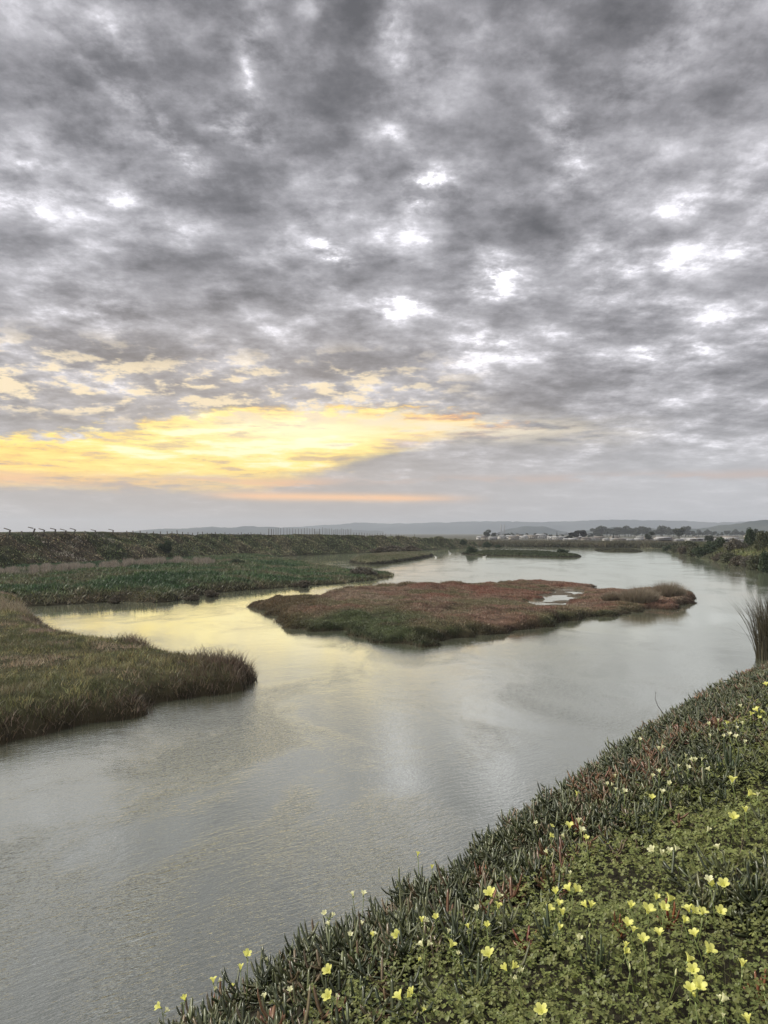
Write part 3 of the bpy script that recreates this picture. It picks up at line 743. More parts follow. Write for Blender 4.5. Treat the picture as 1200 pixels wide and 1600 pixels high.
BR = [(0, 1044, 860, 22, 9, 'smallest dark bush where the right shore begins'),
      (1, 1058, 863, 26, 12, 'olive bush second from the far end of the right shore'),
      (3, 1072, 866, 26, 14, 'dark dull bush third from the far end of the right shore'),
      (1, 1084, 869, 28, 17, 'olive bush just left of the biggest dark green bush by the water'),
      (0, 1100, 872, 40, 24, 'biggest dark green rounded bush leaning over the water on the right shore'),
      (3, 1124, 877, 30, 14, 'low grey green bush right of the biggest dark green bush'),
      (1, 1140, 880, 34, 18, 'wide olive bush below the yellow green grass patch'),
      (3, 1156, 884, 32, 17, 'dull dark bush right of the wide olive bush at the waterline'),
      (2, 1170, 887, 34, 20, 'grey brown twiggy bush on the right shore beside the dull dark bush'),
      (1, 1184, 890, 34, 24, 'tall olive bush beside the last dark bush at the right edge'),
      (0, 1200, 894, 30, 34, 'very dark green bush cut by the right edge of the picture')]
for b in BR: bush(b[0], b[1], b[2], b[3] * 1.15, b[4] * 1.08, b[5])
for k_, (kd, px, py, dd, w, h, lb) in enumerate([(1, 1078, 868, 16, 34, 20, 'olive bush rising behind the dull bushes at the far end of the right shore'),
        (0, 1118, 874, 14, 34, 24, 'dark green bush behind the gap right of the biggest bush'),
        (2, 1150, 880, 12, 40, 22, 'pale brown bush below the crest of the right bank'),
        (0, 1174, 884, 30, 26, 34, 'dark round tree-like bush standing up behind the right bank'),
        (1, 1196, 888, 16, 40, 36, 'olive bush behind the last dark bush at the right edge')]):
    bush(kd, px, py, w, h, lb, z=float(G.z(np.array([(px - 600) / F * (W(px, py)[1] + dd)]), np.array([W(px, py)[1] + dd]))[0]) - .3, dd=dd)
# bushes on the left side and on islets
def lone(kind, px, d, gz, wpx, hpx, label, group=None, name='bush'):
    r = copy_tree(protos[kind]); r.name = name
    if 'group' in r.keys(): del r['group']
    k = d / F
    put(r, (px - 600) * k, d, gz - .1, 1, random.random() * 6, 1, label, 'bush', group)
    r.scale = (wpx * k / 4.6, wpx * k / 4.6, hpx * k / 2.9); return r
def gz(land, px, d): return float(land.z(np.array([(px - 600) / F * d]), np.array([d]))[0])
lone(0, 258, 137.5, gz(L, 258, 137.5), 26, 19, 'single dark round bush halfway up the levee slope')
lone(0, 372, 112, gz(Bl, 372, 112), 30, 12, 'very dark low bush on the marsh right of the pale reeds')
lone(3, 180, 58.2, .05, 26, 14, 'round brown tussock bush at the water edge of the left marsh')
lone(3, 300, 60.5, .1, 30, 11, 'brown low bush on the marsh edge right of the round tussock', 'low brown bushes along the left marsh edge')
lone(3, 333, 64.0, .1, 30, 12, 'brown low bush where the left marsh edge turns away', 'low brown bushes along the left marsh edge')
lone(3, 60, 57.5, .1, 30, 9, 'flat brown bush at the left end of the marsh edge', 'low brown bushes along the left marsh edge')
lone(2, 568, 92, .4, 60, 14, 'grey brown scrubby bush near the pointed tip of the left marsh')
lone(3, 470, 75.5, .1, 34, 12, 'dark brown bush on the marsh edge left of the scrubby point')
ed = W(740, 867)[1]
lone(0, 738, ed + 2.5, .3, 24, 13, 'dark round bush at the left end of the long narrow islet')
lone(0, 880, ed - 1, .5, 26, 8, 'low dark bush near the right end of the long narrow islet')
lone(0, 760, 262, .6, 18, 10, 'dark round bush on the far shore left of the scrub belt')
lone(0, 778, 262, .4, 12, 6, 'small dark bush beside the dark round bush on the far shore')
lone(0, 724, 268, 1.5, 14, 9, 'dark bush on the end of the levee where it meets the far shore')
lone(3, 615, 200, .4, 46, 12, 'wide dark bush at the levee foot behind the tan islet', 'dark thicket at the levee foot')
lone(3, 645, 205, .4, 40, 11, 'dark bush at the right end of the levee foot thicket', 'dark thicket at the levee foot')
lone(3, 590, 196, .4, 34, 10, 'dark bush at the left end of the levee foot thicket', 'dark thicket at the levee foot')

# feathery grey bushes on the right tip of the island
def feathery(cx, cy, z0, rx, ry, h, n, label):
    root = empty('feathery_shrub', (cx, cy, z0))
    a = rng.random(n) * 6.283; r = rng.random(n) ** .6
    bx, by = np.cos(a) * r * rx * .6, np.sin(a) * r * ry * .6
    hh = h * (1 - .35 * r ** 2) * (.45 + .65 * rng.random(n))
    cc = jit(lerpc((.19, .155, .11), (.34, .29, .22), rng.random(n)), .3)
    V, Fc, C = blades(bx, by, np.full(n, -.05), hh, np.full(n, .03), .15 + .75 * r * rng.random(n), cc, 2, a, .6)
    build('twigs', V, Fc, M_GRASS, C, root)
    m = 40; a = rng.random(m) * 6.283
    V, Fc, C = blades(np.cos(a) * rx * .3, np.sin(a) * ry * .3, np.full(m, -.1), np.full(m, h * .6), np.full(m, .06), .3 + .6 * rng.random(m), np.tile((.05, .04, .03), (m, 1)), 2, a)
    build('stem', V, Fc, M_BARK, C, root)
    tag(root, label, 'shrub', 'feathery grey shrubs on the island tip')
for px, py, w, h, lb in ((1010, 951, 62, 24, 'wide feathery grey brown shrub on the right arm of the island'),
                         (1056, 943, 52, 25, 'feathery grey shrub at the outermost right tip of the island'),
                         (966, 949, 30, 15, 'small feathery shrub left of the wide one on the island arm')):
    c = W(px, py); k = c[1] / F
    feathery(c[0], c[1] + 1.5, .3, w * k * .75, w * k * .5, h * k * 1.25, 3200, lb)

# reeds at the right edge
def reed_clump(cx, cy, n, h, r, label):
    root = empty('reed_clump', (cx, cy, 0))
    a = rng.random(n) * 6.283; q = rng.random(n) ** .6 * r
    cc = jit(lerpc((.035, .03, .02), (.11, .095, .055), rng.random(n)), .3)
    V, Fc, C = blades(np.cos(a) * q, np.sin(a) * q, np.full(n, -.3), h * (.55 + .55 * rng.random(n)), .022 + .016 * rng.random(n), .05 + .45 * rng.random(n) ** 1.8, cc, 5, a, .5)
    build('reed_blades', V, Fc, M_GRASS, C, root)
    m = 26; a = np.pi + rng.normal(0, .8, m)
    V, Fc, C = blades(np.cos(a) * r * .4, np.sin(a) * r * .4, np.full(m, -.2), h * (.5 + .4 * rng.random(m)), np.full(m, .02), .7 + .5 * rng.random(m), jit(np.tile((.06, .05, .03), (m, 1)), .3), 5, a, 1.6)
    build('bent_blades', V, Fc, M_GRASS, C, root)
    tag(root, label, 'reeds')
c = W(1222, 1030)
reed_clump(c[0], c[1], 1300, 3.15, 1.0, 'tall dark clump of bulrushes at the right edge, blades bending over the water')

# ------------------------------------------------------------------ posts on the levee
def crest_at(px, off=0.0):
    d = float(np.interp(px, [a for a, b in foot], [b for a, b in foot])) + 8.5 + off
    for dd in np.arange(0, 7, .5):       # stand on the front lip of the crest
        if float(L.z(np.array([(px - 600) / F * (d + dd)]), np.array([d + dd]))[0]) > np.interp(d, [105, 130, 175, 220, 290], [5.3, 5.5, 5.05, 4.85, 4.5]) - .45: d = d + dd; break
    x = (px - 600) / F * d
    return x, d, float(L.z(np.array([x]), np.array([d]))[0])
def arm_post():
    root = empty('slanted_post', (0, 0, 0))
    V, Fc, C = join([boxm(-.085, .085, -.085, .085, -.4, .78)]); build('post', V, Fc, M_WOOD, parent=root)
    V, Fc, C = boxm(-.66, .16, -.07, .07, -.06, .06)
    o = build('arm', V, Fc, M_WOOD, parent=root); o.location = (-.02, -.16, .80); o.rotation_euler = (0, R(15), 0)
    return root
def bare_post(h=.62, w=.075):
    root = empty('fence_post', (0, 0, 0))
    V, Fc, C = boxm(-w, w, -w, w, -.4, h); build('post', V, Fc, M_WOOD, parent=root)
    V, Fc, C = boxm(-w * 1.25, w * 1.25, -w * 1.25, w * 1.25, h + .002, h + .05); build('cap', V, Fc, M_WOOD, parent=root)
    return root
pa, pb = arm_post(), bare_post()
armpx = [14, 52, 68, 86, 101, 116, 149, 176]
plab = {14: 'leftmost weathered post with a slanting arm on the levee top', 52: 'second slanting armed post on the levee, right of the first bare post',
        68: 'third armed post from the left on the levee top', 86: 'fourth armed post from the left on the levee top', 101: 'fifth armed post from the left on the levee top',
        116: 'sixth armed post from the left, before the short bare post', 149: 'low armed post between two short bare posts on the levee', 176: 'last armed post with a flat arm before the thin posts'}
for i, px in enumerate(armpx):
    o = pa if i == 0 else copy_tree(pa)
    x, d, z = crest_at(px); o.location = (x, d, z + .12); o.scale = (1, 1, 1 - .02 * i)
    o.rotation_euler = (0, R(random.uniform(-3, 3)), R(random.uniform(-8, 8)))
    o.children[1].rotation_euler = (0, R([16, 24, 10, 8, 20, 14, 4, 10][i]), 0)
    tag(o, plab[px], 'post', 'armed posts along the levee top')
barepx = [34, 133, 162, 188]
for i, px in enumerate(barepx):
    o = pb if i == 0 else copy_tree(pb)
    x, d, z = crest_at(px); o.location = (x, d, z - .02); o.scale = (1, 1, [1.1, .7, .6, .6][i])
    tag(o, ['upright bare post between the first two armed posts', 'short bare post right of the sixth armed post', 'short bare post left of the last armed post', 'short bare post just right of the last armed post'][i], 'post', 'bare posts along the levee top')
thin = [199, 209, 219, 230, 240, 251, 262, 269, 277, 285, 294, 301, 309, 317, 324, 331, 337, 344, 352, 359, 366, 372, 377, 383, 388, 393, 398, 403, 408, 413]
for px in thin:
    o = copy_tree(pb); x, d, z = crest_at(px); o.location = (x, d, z + .15); o.scale = (.9, .9, random.uniform(.75, 1.15))
    o.rotation_euler = (0, R(random.uniform(-14, 6)), 0)
    tag(o, 'thin leaning post in the even row between the armed posts and the tall poles', 'post', 'thin posts in a row along the levee')
def tall_pole(h):
    root = empty('tall_pole', (0, 0, 0))
    V, Fc, C = tube([(0, 0, -.5), (0, 0, h)], [.06, .045], 6); build('pole', V, Fc, M_WOOD, parent=root)
    V, Fc, C = tube([(0, 0, h + .002), (0, 0, h + .08)], [.07, .07], 6); build('cap', V, Fc, M_WOOD, parent=root)
    return root
tp = None
for i, px in enumerate([420, 424, 427.5, 431.5, 434.5, 438.5, 443.5, 448.5, 453, 457.5, 462, 466.5, 471, 475.5, 480, 484, 488, 504, 508, 511, 514.5, 518.5, 521.5, 525, 528, 531, 534, 537, 540, 542.5, 545, 548]):
    o = tp = tall_pole(1.75) if tp is None else copy_tree(tp)
    x, d, z = crest_at(px); o.location = (x, d, z); s_ = random.uniform(.9, 1.06) * (d / 176) ** .5; w_ = 1.7 if px < 426 else 1.0
    o.scale = (w_, w_, s_); o.rotation_euler = (0, R(random.uniform(-1.5, 1.5)), 0)
    lb = {420: 'thick pole at the left end of the row of tall poles', 424: 'second thick pole beside the left end pole'}.get(px, 'thin tall upright pole in the close row left of the frame' if px < 490 else 'thin tall upright pole in the close row right of the frame')
    tag(o, lb, 'pole', 'left tall poles on the levee' if px < 490 else 'right tall poles on the levee')
x, d, z = crest_at(495.5)
root = empty('gate_frame', (x, d, z))
for sx in (-.68, .68):
    V, Fc, C = tube([(sx, 0, -.5), (sx, 0, 1.65)], .075, 6); build('post', V, Fc, M_WOOD, parent=root)
V, Fc, C = boxm(-.60, .60, -.04, .04, .70, .80); build('rail', V, Fc, M_WOOD, parent=root)
V, Fc, C = boxm(-.60, .60, -.03, .03, .34, .40); build('rail', V, Fc, M_WOOD, parent=root)
tag(root, 'small two post frame with cross rails among the tall poles', 'gate')
for i, px in enumerate(np.linspace(553, 660, 27)):
    o = copy_tree(pb); x, d, z = crest_at(px); o.location = (x, d, z); o.scale = (.9, .9, random.uniform(1.0, 1.5) * (1.1 if i < 12 else .8))
    tag(o, 'short thin post in the far row right of the tall poles', 'post', 'short posts right of the tall poles')

# ------------------------------------------------------------------ town across the water
M_W = [m_plain('painted_wall', c, .8, .1, 2) for c in ((.50, .48, .45), (.33, .30, .26), (.26, .26, .26), (.40, .36, .30))]
M_R = [m_plain('roof_covering', c, .7, .15, 2) for c in ((.30, .30, .30), (.16, .14, .12), (.10, .09, .09), (.22, .19, .17))]
M_GL, n, p = newmat('window_glass'); p.inputs['Base Color'].default_value = (.04, .05, .06, 1); p.inputs['Roughness'].default_value = .15
def prism(x0, x1, y0, y1, z0, z1, ov=.5):
    """gabled roof with a ridge along x"""
    ym = (y0 + y1) / 2
    V = np.array([(x0 - ov, y0 - ov, z0), (x1 + ov, y0 - ov, z0), (x1 + ov, y1 + ov, z0), (x0 - ov, y1 + ov, z0), (x0 - ov, ym, z1), (x1 + ov, ym, z1)])
    Fc = np.array([(0, 1, 5), (0, 5, 4), (2, 3, 4), (2, 4, 5), (0, 4, 3), (1, 2, 5), (0, 3, 2), (0, 2, 1)])
    return V, Fc, np.zeros((6, 3))
def house_proto(w, dp, h, rh, wi, ri, nwin, two=False):
    root = empty('house', (0, 0, 0))
    V, Fc, C = boxm(-w / 2, w / 2, -dp / 2, dp / 2, -.5, h); build('wall', V, Fc, M_W[wi], parent=root)
    V, Fc, C = prism(-w / 2, w / 2, -dp / 2, dp / 2, h + .003, h + rh); build('roof', V, Fc, M_R[ri], parent=root)
    for lv in range(2 if two else 1):
        for i in range(nwin):
            xx = -w / 2 + w * (i + .5) / nwin
            if lv == 0 and i == nwin // 2:
                V, Fc, C = boxm(xx - .5, xx + .5, -dp / 2 - .06, -dp / 2 - .003, -.4, 2.1); build('door', V, Fc, M_R[2], parent=root); continue
            V, Fc, C = boxm(xx - .75, xx + .75, -dp / 2 - .06, -dp / 2 - .003, 1.0 + lv * 2.8, 2.2 + lv * 2.8); build('window', V, Fc, M_GL, parent=root)
    V, Fc, C = boxm(w * .25, w * .25 + .7, -.35, .35, h + rh * .3, h + rh + .7); build('chimney', V, Fc, M_W[1], parent=root)
    return root
hp = [house_proto(11, 8, 3.0, 2.0, 0, 0, 4), house_proto(14, 9, 3.2, 2.2, 1, 1, 5), house_proto(9, 8, 5.8, 1.8, 3, 2, 3, True), house_proto(20, 10, 3.4, 1.4, 0, 3, 6), house_proto(12, 8, 3.0, 1.6, 2, 0, 4)]
used = set()
# (photo x, base y in photo, kind, scale)
HS = [(751, 842.5, 0, .9), (757, 844, 2, .8), (770, 843, 4, .9), (784, 841.5, 0, .9), (797, 841.5, 0, 1), (803, 842.5, 1, .9), (811, 841, 2, .8), (818, 842, 0, .9), (826, 840.5, 4, 1), (832, 841.5, 1, 1),
      (845, 841, 0, 1.2), (853, 840.5, 3, .8), (861, 842.5, 0, .9), (870, 843, 0, 1), (879, 843, 4, 1), (886, 845.5, 0, .9), (895, 846, 0, 1), (903, 845.5, 2, .8), (906, 842.5, 4, 1), (915, 844.5, 1, .9),
      (925, 843.5, 3, .8), (936, 843, 1, .9), (947, 845, 0, .8), (960, 846, 0, 1), (968, 846.5, 1, 1), (976, 844, 0, .7), (985, 845.5, 4, .8), (998, 846, 0, 1), (1012, 844.5, 1, .8), (1022, 846, 0, .7),
      (1036, 844, 3, 1.1), (1048, 845, 1, .8), (1060, 846.5, 4, 1), (1070, 845, 0, .9), (1079, 846, 0, 1.1), (1088, 843.5, 2, .7), (1096, 845, 0, .9), (1106, 842.5, 2, .8), (1112, 843.5, 1, .8), (1122, 845, 4, .8),
      (1130, 849, 0, .9), (1140, 842.5, 3, 1), (1148, 844, 0, .8), (1156, 846.5, 0, .8), (1169, 842.5, 2, 1), (1178, 846, 1, .8), (1190, 847, 4, .9), (1199, 845, 0, .9), (960, 842, 1, .8), (1000, 842, 4, .8)]
wallc = ['white', 'tan', 'cream two storey', 'long low white', 'grey']
roofc = ['pale roofed', 'brown roofed', 'dark roofed', 'tan roofed', 'pale roofed']
near_tree = {}
cnt = {}
for i, (px, by, kd, sc) in enumerate(HS):
    o = hp[kd] if kd not in used else copy_tree(hp[kd]); used.add(kd)
    d = (H - .9) / (by - 833) * F
    x = (px - 600) / F * d
    sc2 = sc * .55 * np.clip(d / 560, .62, 1.3)
    put(o, x, d, .7, float(sc2), R(random.uniform(-35, 35)))
    zone = 'left end of the town' if px < 868 else 'middle of town below black cypresses' if px < 925 else 'town left of the long shed' if px < 1030 else 'town behind the big dark bushes' if px < 1125 else 'right end of the town'
    tag(o, f'{wallc[kd]} {roofc[kd]} house in the {zone}', 'house', f'{wallc[kd]} houses in the {zone.split(",")[0]}')
# far trees
def far_tree(kind, seed):
    if kind == 'cypress':     # dark flat-topped cypress with gaps
        lob = [(-3, 0, 6.5, 3.4, 2.5, 1.3), (1.5, 0, 8.2, 3.6, 2.6, 1.5), (4.5, .5, 6.2, 2.4, 2.2, 2.6), (-1, .3, 4.6, 2.6, 2, 1.3), (4, 0, 9, 2, 1.8, 1.0), (-5.0, 0, 4.6, 1.8, 1.6, 1.2)]
        return woody('cypress_tree', 'crown', lob, 1900, .75, (.018, .022, .018), (.04, .045, .035), [([(0, 0, -.5), (.3, 0, 4), (1.5, 0, 8)], .45), ([(.2, 0, 3), (-2.8, 0, 6.3)], .25), ([(.3, 0, 3.5), (4.4, .3, 6.5)], .25)])
    if kind == 'conifer':
        lob = [(0, 0, 2 + 1.5 * i, 2.1 - .25 * i, 2.1 - .25 * i, 1.2) for i in range(8)]
        return woody('conifer_tree', 'crown', lob, 1000, .6, (.03, .045, .03), (.06, .07, .045), [([(0, 0, -.5), (0, 0, 13)], .3)])
    q = np.random.default_rng(seed); lob = []
    for i in range(9):
        a = q.random() * 6.28; lob.append((math.cos(a) * 3.2 * q.random(), math.sin(a) * 3 * q.random(), 4 + 5 * q.random(), 1.6 + 1.3 * q.random(), 1.6 + 1.2 * q.random(), 1.1 + 1.1 * q.random()))
    return woody('broadleaf_tree', 'crown', lob, 1700, .8, (.035, .05, .03), (.075, .085, .055), [([(0, 0, -.5), (.2, 0, 3.5), (.6, .2, 8)], .4), ([(.1, 0, 2.5), (-2, .4, 6.5)], .2), ([(.2, 0, 3), (2.4, -.3, 7)], .2)])
tps = {}
def tree(kind, px, by, hpx, label, wf=1.0, group=None, seed=0, d=None):
    key = (kind, seed)
    o = copy_tree(tps[key]) if key in tps else far_tree(kind, 300 + seed); tps.setdefault(key, o)
    if d is None: d = (H - .9) / (by - 833) * F
    H0 = {'cypress': 9.8, 'conifer': 14.0, 'broadleaf': 10.3}[kind]
    s_ = hpx / F * d / H0
    put(o, (px - 600) / F * d, d, .7, s_, random.random() * 6.28 if kind != 'cypress' else 0, wf, label, 'tree', group); 
    if group is None and 'group' in o.keys(): del o['group']
    return o
tree('cypress', 902, 844, 16, 'black flat topped cypress standing highest above the middle of the town', 1.35)
tree('cypress', 888, 844.5, 8, 'lower black cypress touching the left side of the highest cypress', 1.2)
tree('broadleaf', 761, 841, 13, 'grey rounded tree standing highest at the left end of the town', 1.2)
tree('broadleaf', 772, 841, 9, 'smaller rounded tree right of the highest one at the left end of town', 1.1, None, 1)
tree('conifer', 870, 843, 13.5, 'slim pointed conifer between the white houses and the black cypress', .9)
tree('conifer', 958, 845, 12.5, 'slim pointed conifer in front of the hazy tree rows', 1.0)
tree('broadleaf', 1013, 846, 15, 'dark full tree left of the long white roofed shed', 1.2)
tree('broadleaf', 1061, 843, 18, 'tall dark tree group right of the long white roofed shed', 1.5, None, 1)
tree('broadleaf', 1180, 849, 23, 'tall loose tree beside the poles at the right end of the town', .9, None, 2)
tree('broadleaf', 1192, 850, 14, 'lower tree right of the tall loose tree at the right end of town', 1.2)
tree('broadleaf', 1108, 850, 14, 'dark tree in front of the two storey houses right of centre of town', 1.4, None, 1)
tree('broadleaf', 1140, 850, 9, 'low dark tree below the long pale house near the right end', 1.7)
for i in range(26):                          # hazy tree rows behind the town
    px = 930 + i * 5.6 + random.uniform(-2, 2); h = 9 + 7 * abs(math.sin(i * .55 + .4)) + random.uniform(-1, 1.5)
    tree('broadleaf', px, 0, h, 'hazy grey tree in the long row behind the houses, wind bent crown', random.uniform(1, 1.5), 'hazy tree rows behind the town', i % 3, 980 + random.uniform(-60, 60))
for i in range(22):
    px = 1075 + i * 6 + random.uniform(-2, 2); h = 7 + random.uniform(-2, 4)
    tree('broadleaf', px, 0, h, 'hazy small tree on the slope behind the right end of the town', random.uniform(1, 1.5), 'hazy trees behind the right end of town', i % 3, 1050 + random.uniform(-60, 90))
for i in range(34):
    px = 770 + i * 5.2 + random.uniform(-2, 2)
    if 880 < px < 912: continue
    tree('broadleaf', px, 0, random.uniform(3.5, 7), 'small hazy street tree among the houses left of the black cypresses' if px < 896 else 'small hazy street tree among the houses right of the black cypresses', random.uniform(1, 1.6),
         'small street trees left of the cypresses' if px < 896 else 'small street trees right of the cypresses', i % 3, 800 + random.uniform(-120, 90))
# long white roofed shed
def flat_shed(px, by, w, h, dp, label):
    d = (H - .9) / (by - 833) * F; root = empty('long_shed', ((px - 600) / F * d, d, .7))
    V, Fc, C = boxm(-w / 2, w / 2, -dp / 2, dp / 2, -.5, h); build('wall', V, Fc, M_W[2], parent=root)
    V, Fc, C = prism(-w / 2, w / 2, -dp / 2, dp / 2, h + .003, h + 1.4, .8); build('roof', V, Fc, M_R[0], parent=root)
    for k in range(5):
        xx = -w / 2 + w * (k + .5) / 5
        V, Fc, C = boxm(xx - 1.2, xx + 1.2, -dp / 2 - .08, -dp / 2 - .003, -.3, 2.3); build('door', V, Fc, M_R[2], parent=root)
    tag(root, label, 'shed')
flat_shed(1036, 847, 5.6, 1.5, 5, 'long low shed with a bright white roof behind the far shore scrub')
flat_shed(1085, 849.5, 4.2, 1.2, 4, 'low white roofed shed right behind the big dark bushes')
flat_shed(1133, 850.5, 4.6, 1.2, 4, 'low white roofed shed above the yellow green grass patch')
# utility poles at the right end, two chimney stacks far off
pl = None
for px, hpx, lb in ((1172, 20, 'leftmost of the three pale utility poles at the right end'), (1190, 23, 'middle one of the three pale utility poles at the right end'), (1198, 21, 'rightmost of the three pale utility poles at the right end')):
    d = 255
    if pl is None:
        pl = empty('utility_pole', (0, 0, 0)); V, Fc, C = tube([(0, 0, -1), (0, 0, 5)], [.13, .10], 6); build('pole', V, Fc, M_W[2], parent=pl)
        V, Fc, C = boxm(-.8, .8, -.05, .05, 4.5, 4.62); build('crossarm', V, Fc, M_WOOD, parent=pl); o = pl
    else: o = copy_tree(pl)
    o.location = ((px - 600) / F * d, d, .7); tag(o, lb, 'pole', 'pale utility poles'); o.scale[2] = hpx / 22.
st = None
for px, lb in ((783, 'left one of the two hazy chimney stacks beyond the town'), (788, 'right one of the two hazy chimney stacks beyond the town')):
    d = 2300
    if st is None:
        st = empty('chimney_stack', (0, 0, 0)); V, Fc, C = tube([(0, 0, 0), (0, 0, 30)], [2.6, 1.7], 10); build('shaft', V, Fc, M_W[2], parent=st)
        V, Fc, C = tube([(0, 0, 30.01), (0, 0, 31.5)], [2.0, 2.0], 10); build('rim', V, Fc, M_W[2], parent=st); o = st
    else: o = copy_tree(st)
    o.location = ((px - 600) / F * d, d, .7); tag(o, lb, 'chimney', 'hazy chimney stacks')

# ------------------------------------------------------------------ water birds
M_BIRD = m_plain('white_plumage', (.75, .73, .70), .7, .1)
M_BILL = m_plain('bill', (.35, .18, .05), .5, .1)
def water_bird(label, px, py, rz, sc=1.0, neck=.16):
    x, y = W(px, py); root = empty('water_bird', (x, y, 0), rz); root.scale = (sc, sc, sc)
    # one skin: body, neck, head built as a lofted tube
    P_ = [(-.30, 0, .10), (-.22, 0, .08), (-.08, 0, .06), (.08, 0, .07), (.17, 0, .11), (.20, 0, .16 + neck * .4), (.21, 0, .17 + neck), (.25, 0, .20 + neck), (.30, 0, .19 + neck)]
    V, Fc, C = tube(P_, [.015, .05, .10, .10, .065, .035, .03, .038, .02], 10); build('body', V, Fc, M_BIRD, parent=root, smooth=True)
    V, Fc, C = tube([(.302, 0, .19 + neck), (.37, 0, .175 + neck)], [.012, .004], 6); build('bill', V, Fc, M_BILL, parent=root)
    tag(root, label, 'bird')
water_bird('white water bird with raised neck swimming left of the long narrow islet', 703, 865, R(200), 1.5, .3)
water_bird('small white water bird between the tan islet tip and the taller swimming bird', 681, 871, R(150), 1.1, .15)
water_bird('white bird floating against the left part of the long narrow islet', 757, 871.3, R(0), 1.6, .08)

# ------------------------------------------------------------------ near bank
# crest of the bank as (photo pixel, distance); the bank falls steeply to the water beyond it
cr = [(290 - 420, 1990, 2.5), (60, 1775, 3.2), (292, 1606, 3.9), (372, 1540, 4.4), (440, 1503, 4.8), (520, 1462, 5.2), (620, 1400, 5.6), (700, 1362, 5.9), (768, 1312, 6.3), (850, 1250, 6.9), (920, 1200, 7.7), (1000, 1138, 9.2), (1075, 1096, 11.2), (1140, 1064, 13.2), (1200, 1046, 15.0), (1280, 1025, 18.0), (1420, 1000, 24)]
CP = []
for px, py, d in cr:
    r_ = ray(px, py); k = d / r_[1]; CP.append((r_[0] * k, d, H + r_[2] * k))
CP = np.array(CP)
from bisect import bisect
def crest_info(x, y):
    """signed distance inland from the crest line and crest height there"""
    best = np.full(x.shape, 1e9); sg = np.zeros(x.shape); hz = np.zeros(x.shape)
    for i in range(len(CP) - 1):
        a, b = CP[i], CP[i + 1]; e = b[:2] - a[:2]
        tt = ((x - a[0]) * e[0] + (y - a[1]) * e[1]) / (e @ e)
        if i > 0: tt = np.maximum(tt, 0)
        if i < len(CP) - 2: tt = np.minimum(tt, 1)
        ddx = x - a[0] - tt * e[0]; ddy = y - a[1] - tt * e[1]; dd = np.hypot(ddx, ddy)
        m = dd < best; best = np.where(m, dd, best)
        cross = e[0] * ddy - e[1] * ddx
        sg = np.where(m, np.where(cross < 0, 1, -1), sg); hz = np.where(m, a[2] + np.clip(tt, 0, 1) * (b[2] - a[2]), hz)
    return best * sg, hz
HF = 3.98
def hN(x, y):
    s, cz = crest_info(x, y)
    s = s + (fbm(x, y, 1.6, 3, 401) - .5) * .35
    up = np.clip(s / 4.2, 0, 1)
    zi = cz + (np.maximum(HF - cz, 0)) * (up * (1.6 - .6 * up)) * 1.0
    rd = .25
    zo = cz - np.clip(-s, 0, 20) * 1.25 - .05
    z = np.where(s > 0, zi, zo) - .10 * np.exp(-(s / rd) ** 2)
    z = z + .10 * (fbm(x, y, .9, 3, 403) - .5) + .05 * (fbm(x, y, .25, 2, 405) - .5)
    return np.maximum(z, -.4), s
xs = np.arange(-6, 40, .12); ys = np.arange(-3, 32, .12)
X, Y = np.meshgrid(xs, ys, indexing='ij'); Z, S = hN(X, Y)
idx = np.arange(X.size).reshape(X.shape)
q = np.stack([idx[:-1, :-1], idx[1:, :-1], idx[1:, 1:], idx[:-1, 1:]], -1).reshape(-1, 4)
keep = (Z.ravel()[q] > -.35).any(1); q = q[keep]
us = np.unique(q); rm = np.zeros(X.size, int); rm[us] = np.arange(len(us))
tag(build('bank', np.stack([X, Y, Z], -1).reshape(-1, 3)[us], rm[q], M_SOIL, smooth=True), kind='structure')

def project(P3):
    d = P3 - np.array([0, 0, H]); c, s = math.cos(PITCH), math.sin(PITCH)
    yy = d[:, 1] * c + d[:, 2] * s; zz = -d[:, 1] * s + d[:, 2] * c
    return 600 + F * d[:, 0] / np.maximum(yy, .01), 800 - F * zz / np.maximum(yy, .01), yy
def in_view(x, y, z, mpx=750):
    u, v, w = project(np.stack([x, y, z], 1)); return (w > .6) & (u > -mpx) & (u < 1200 + mpx) & (v < 1600 + mpx)

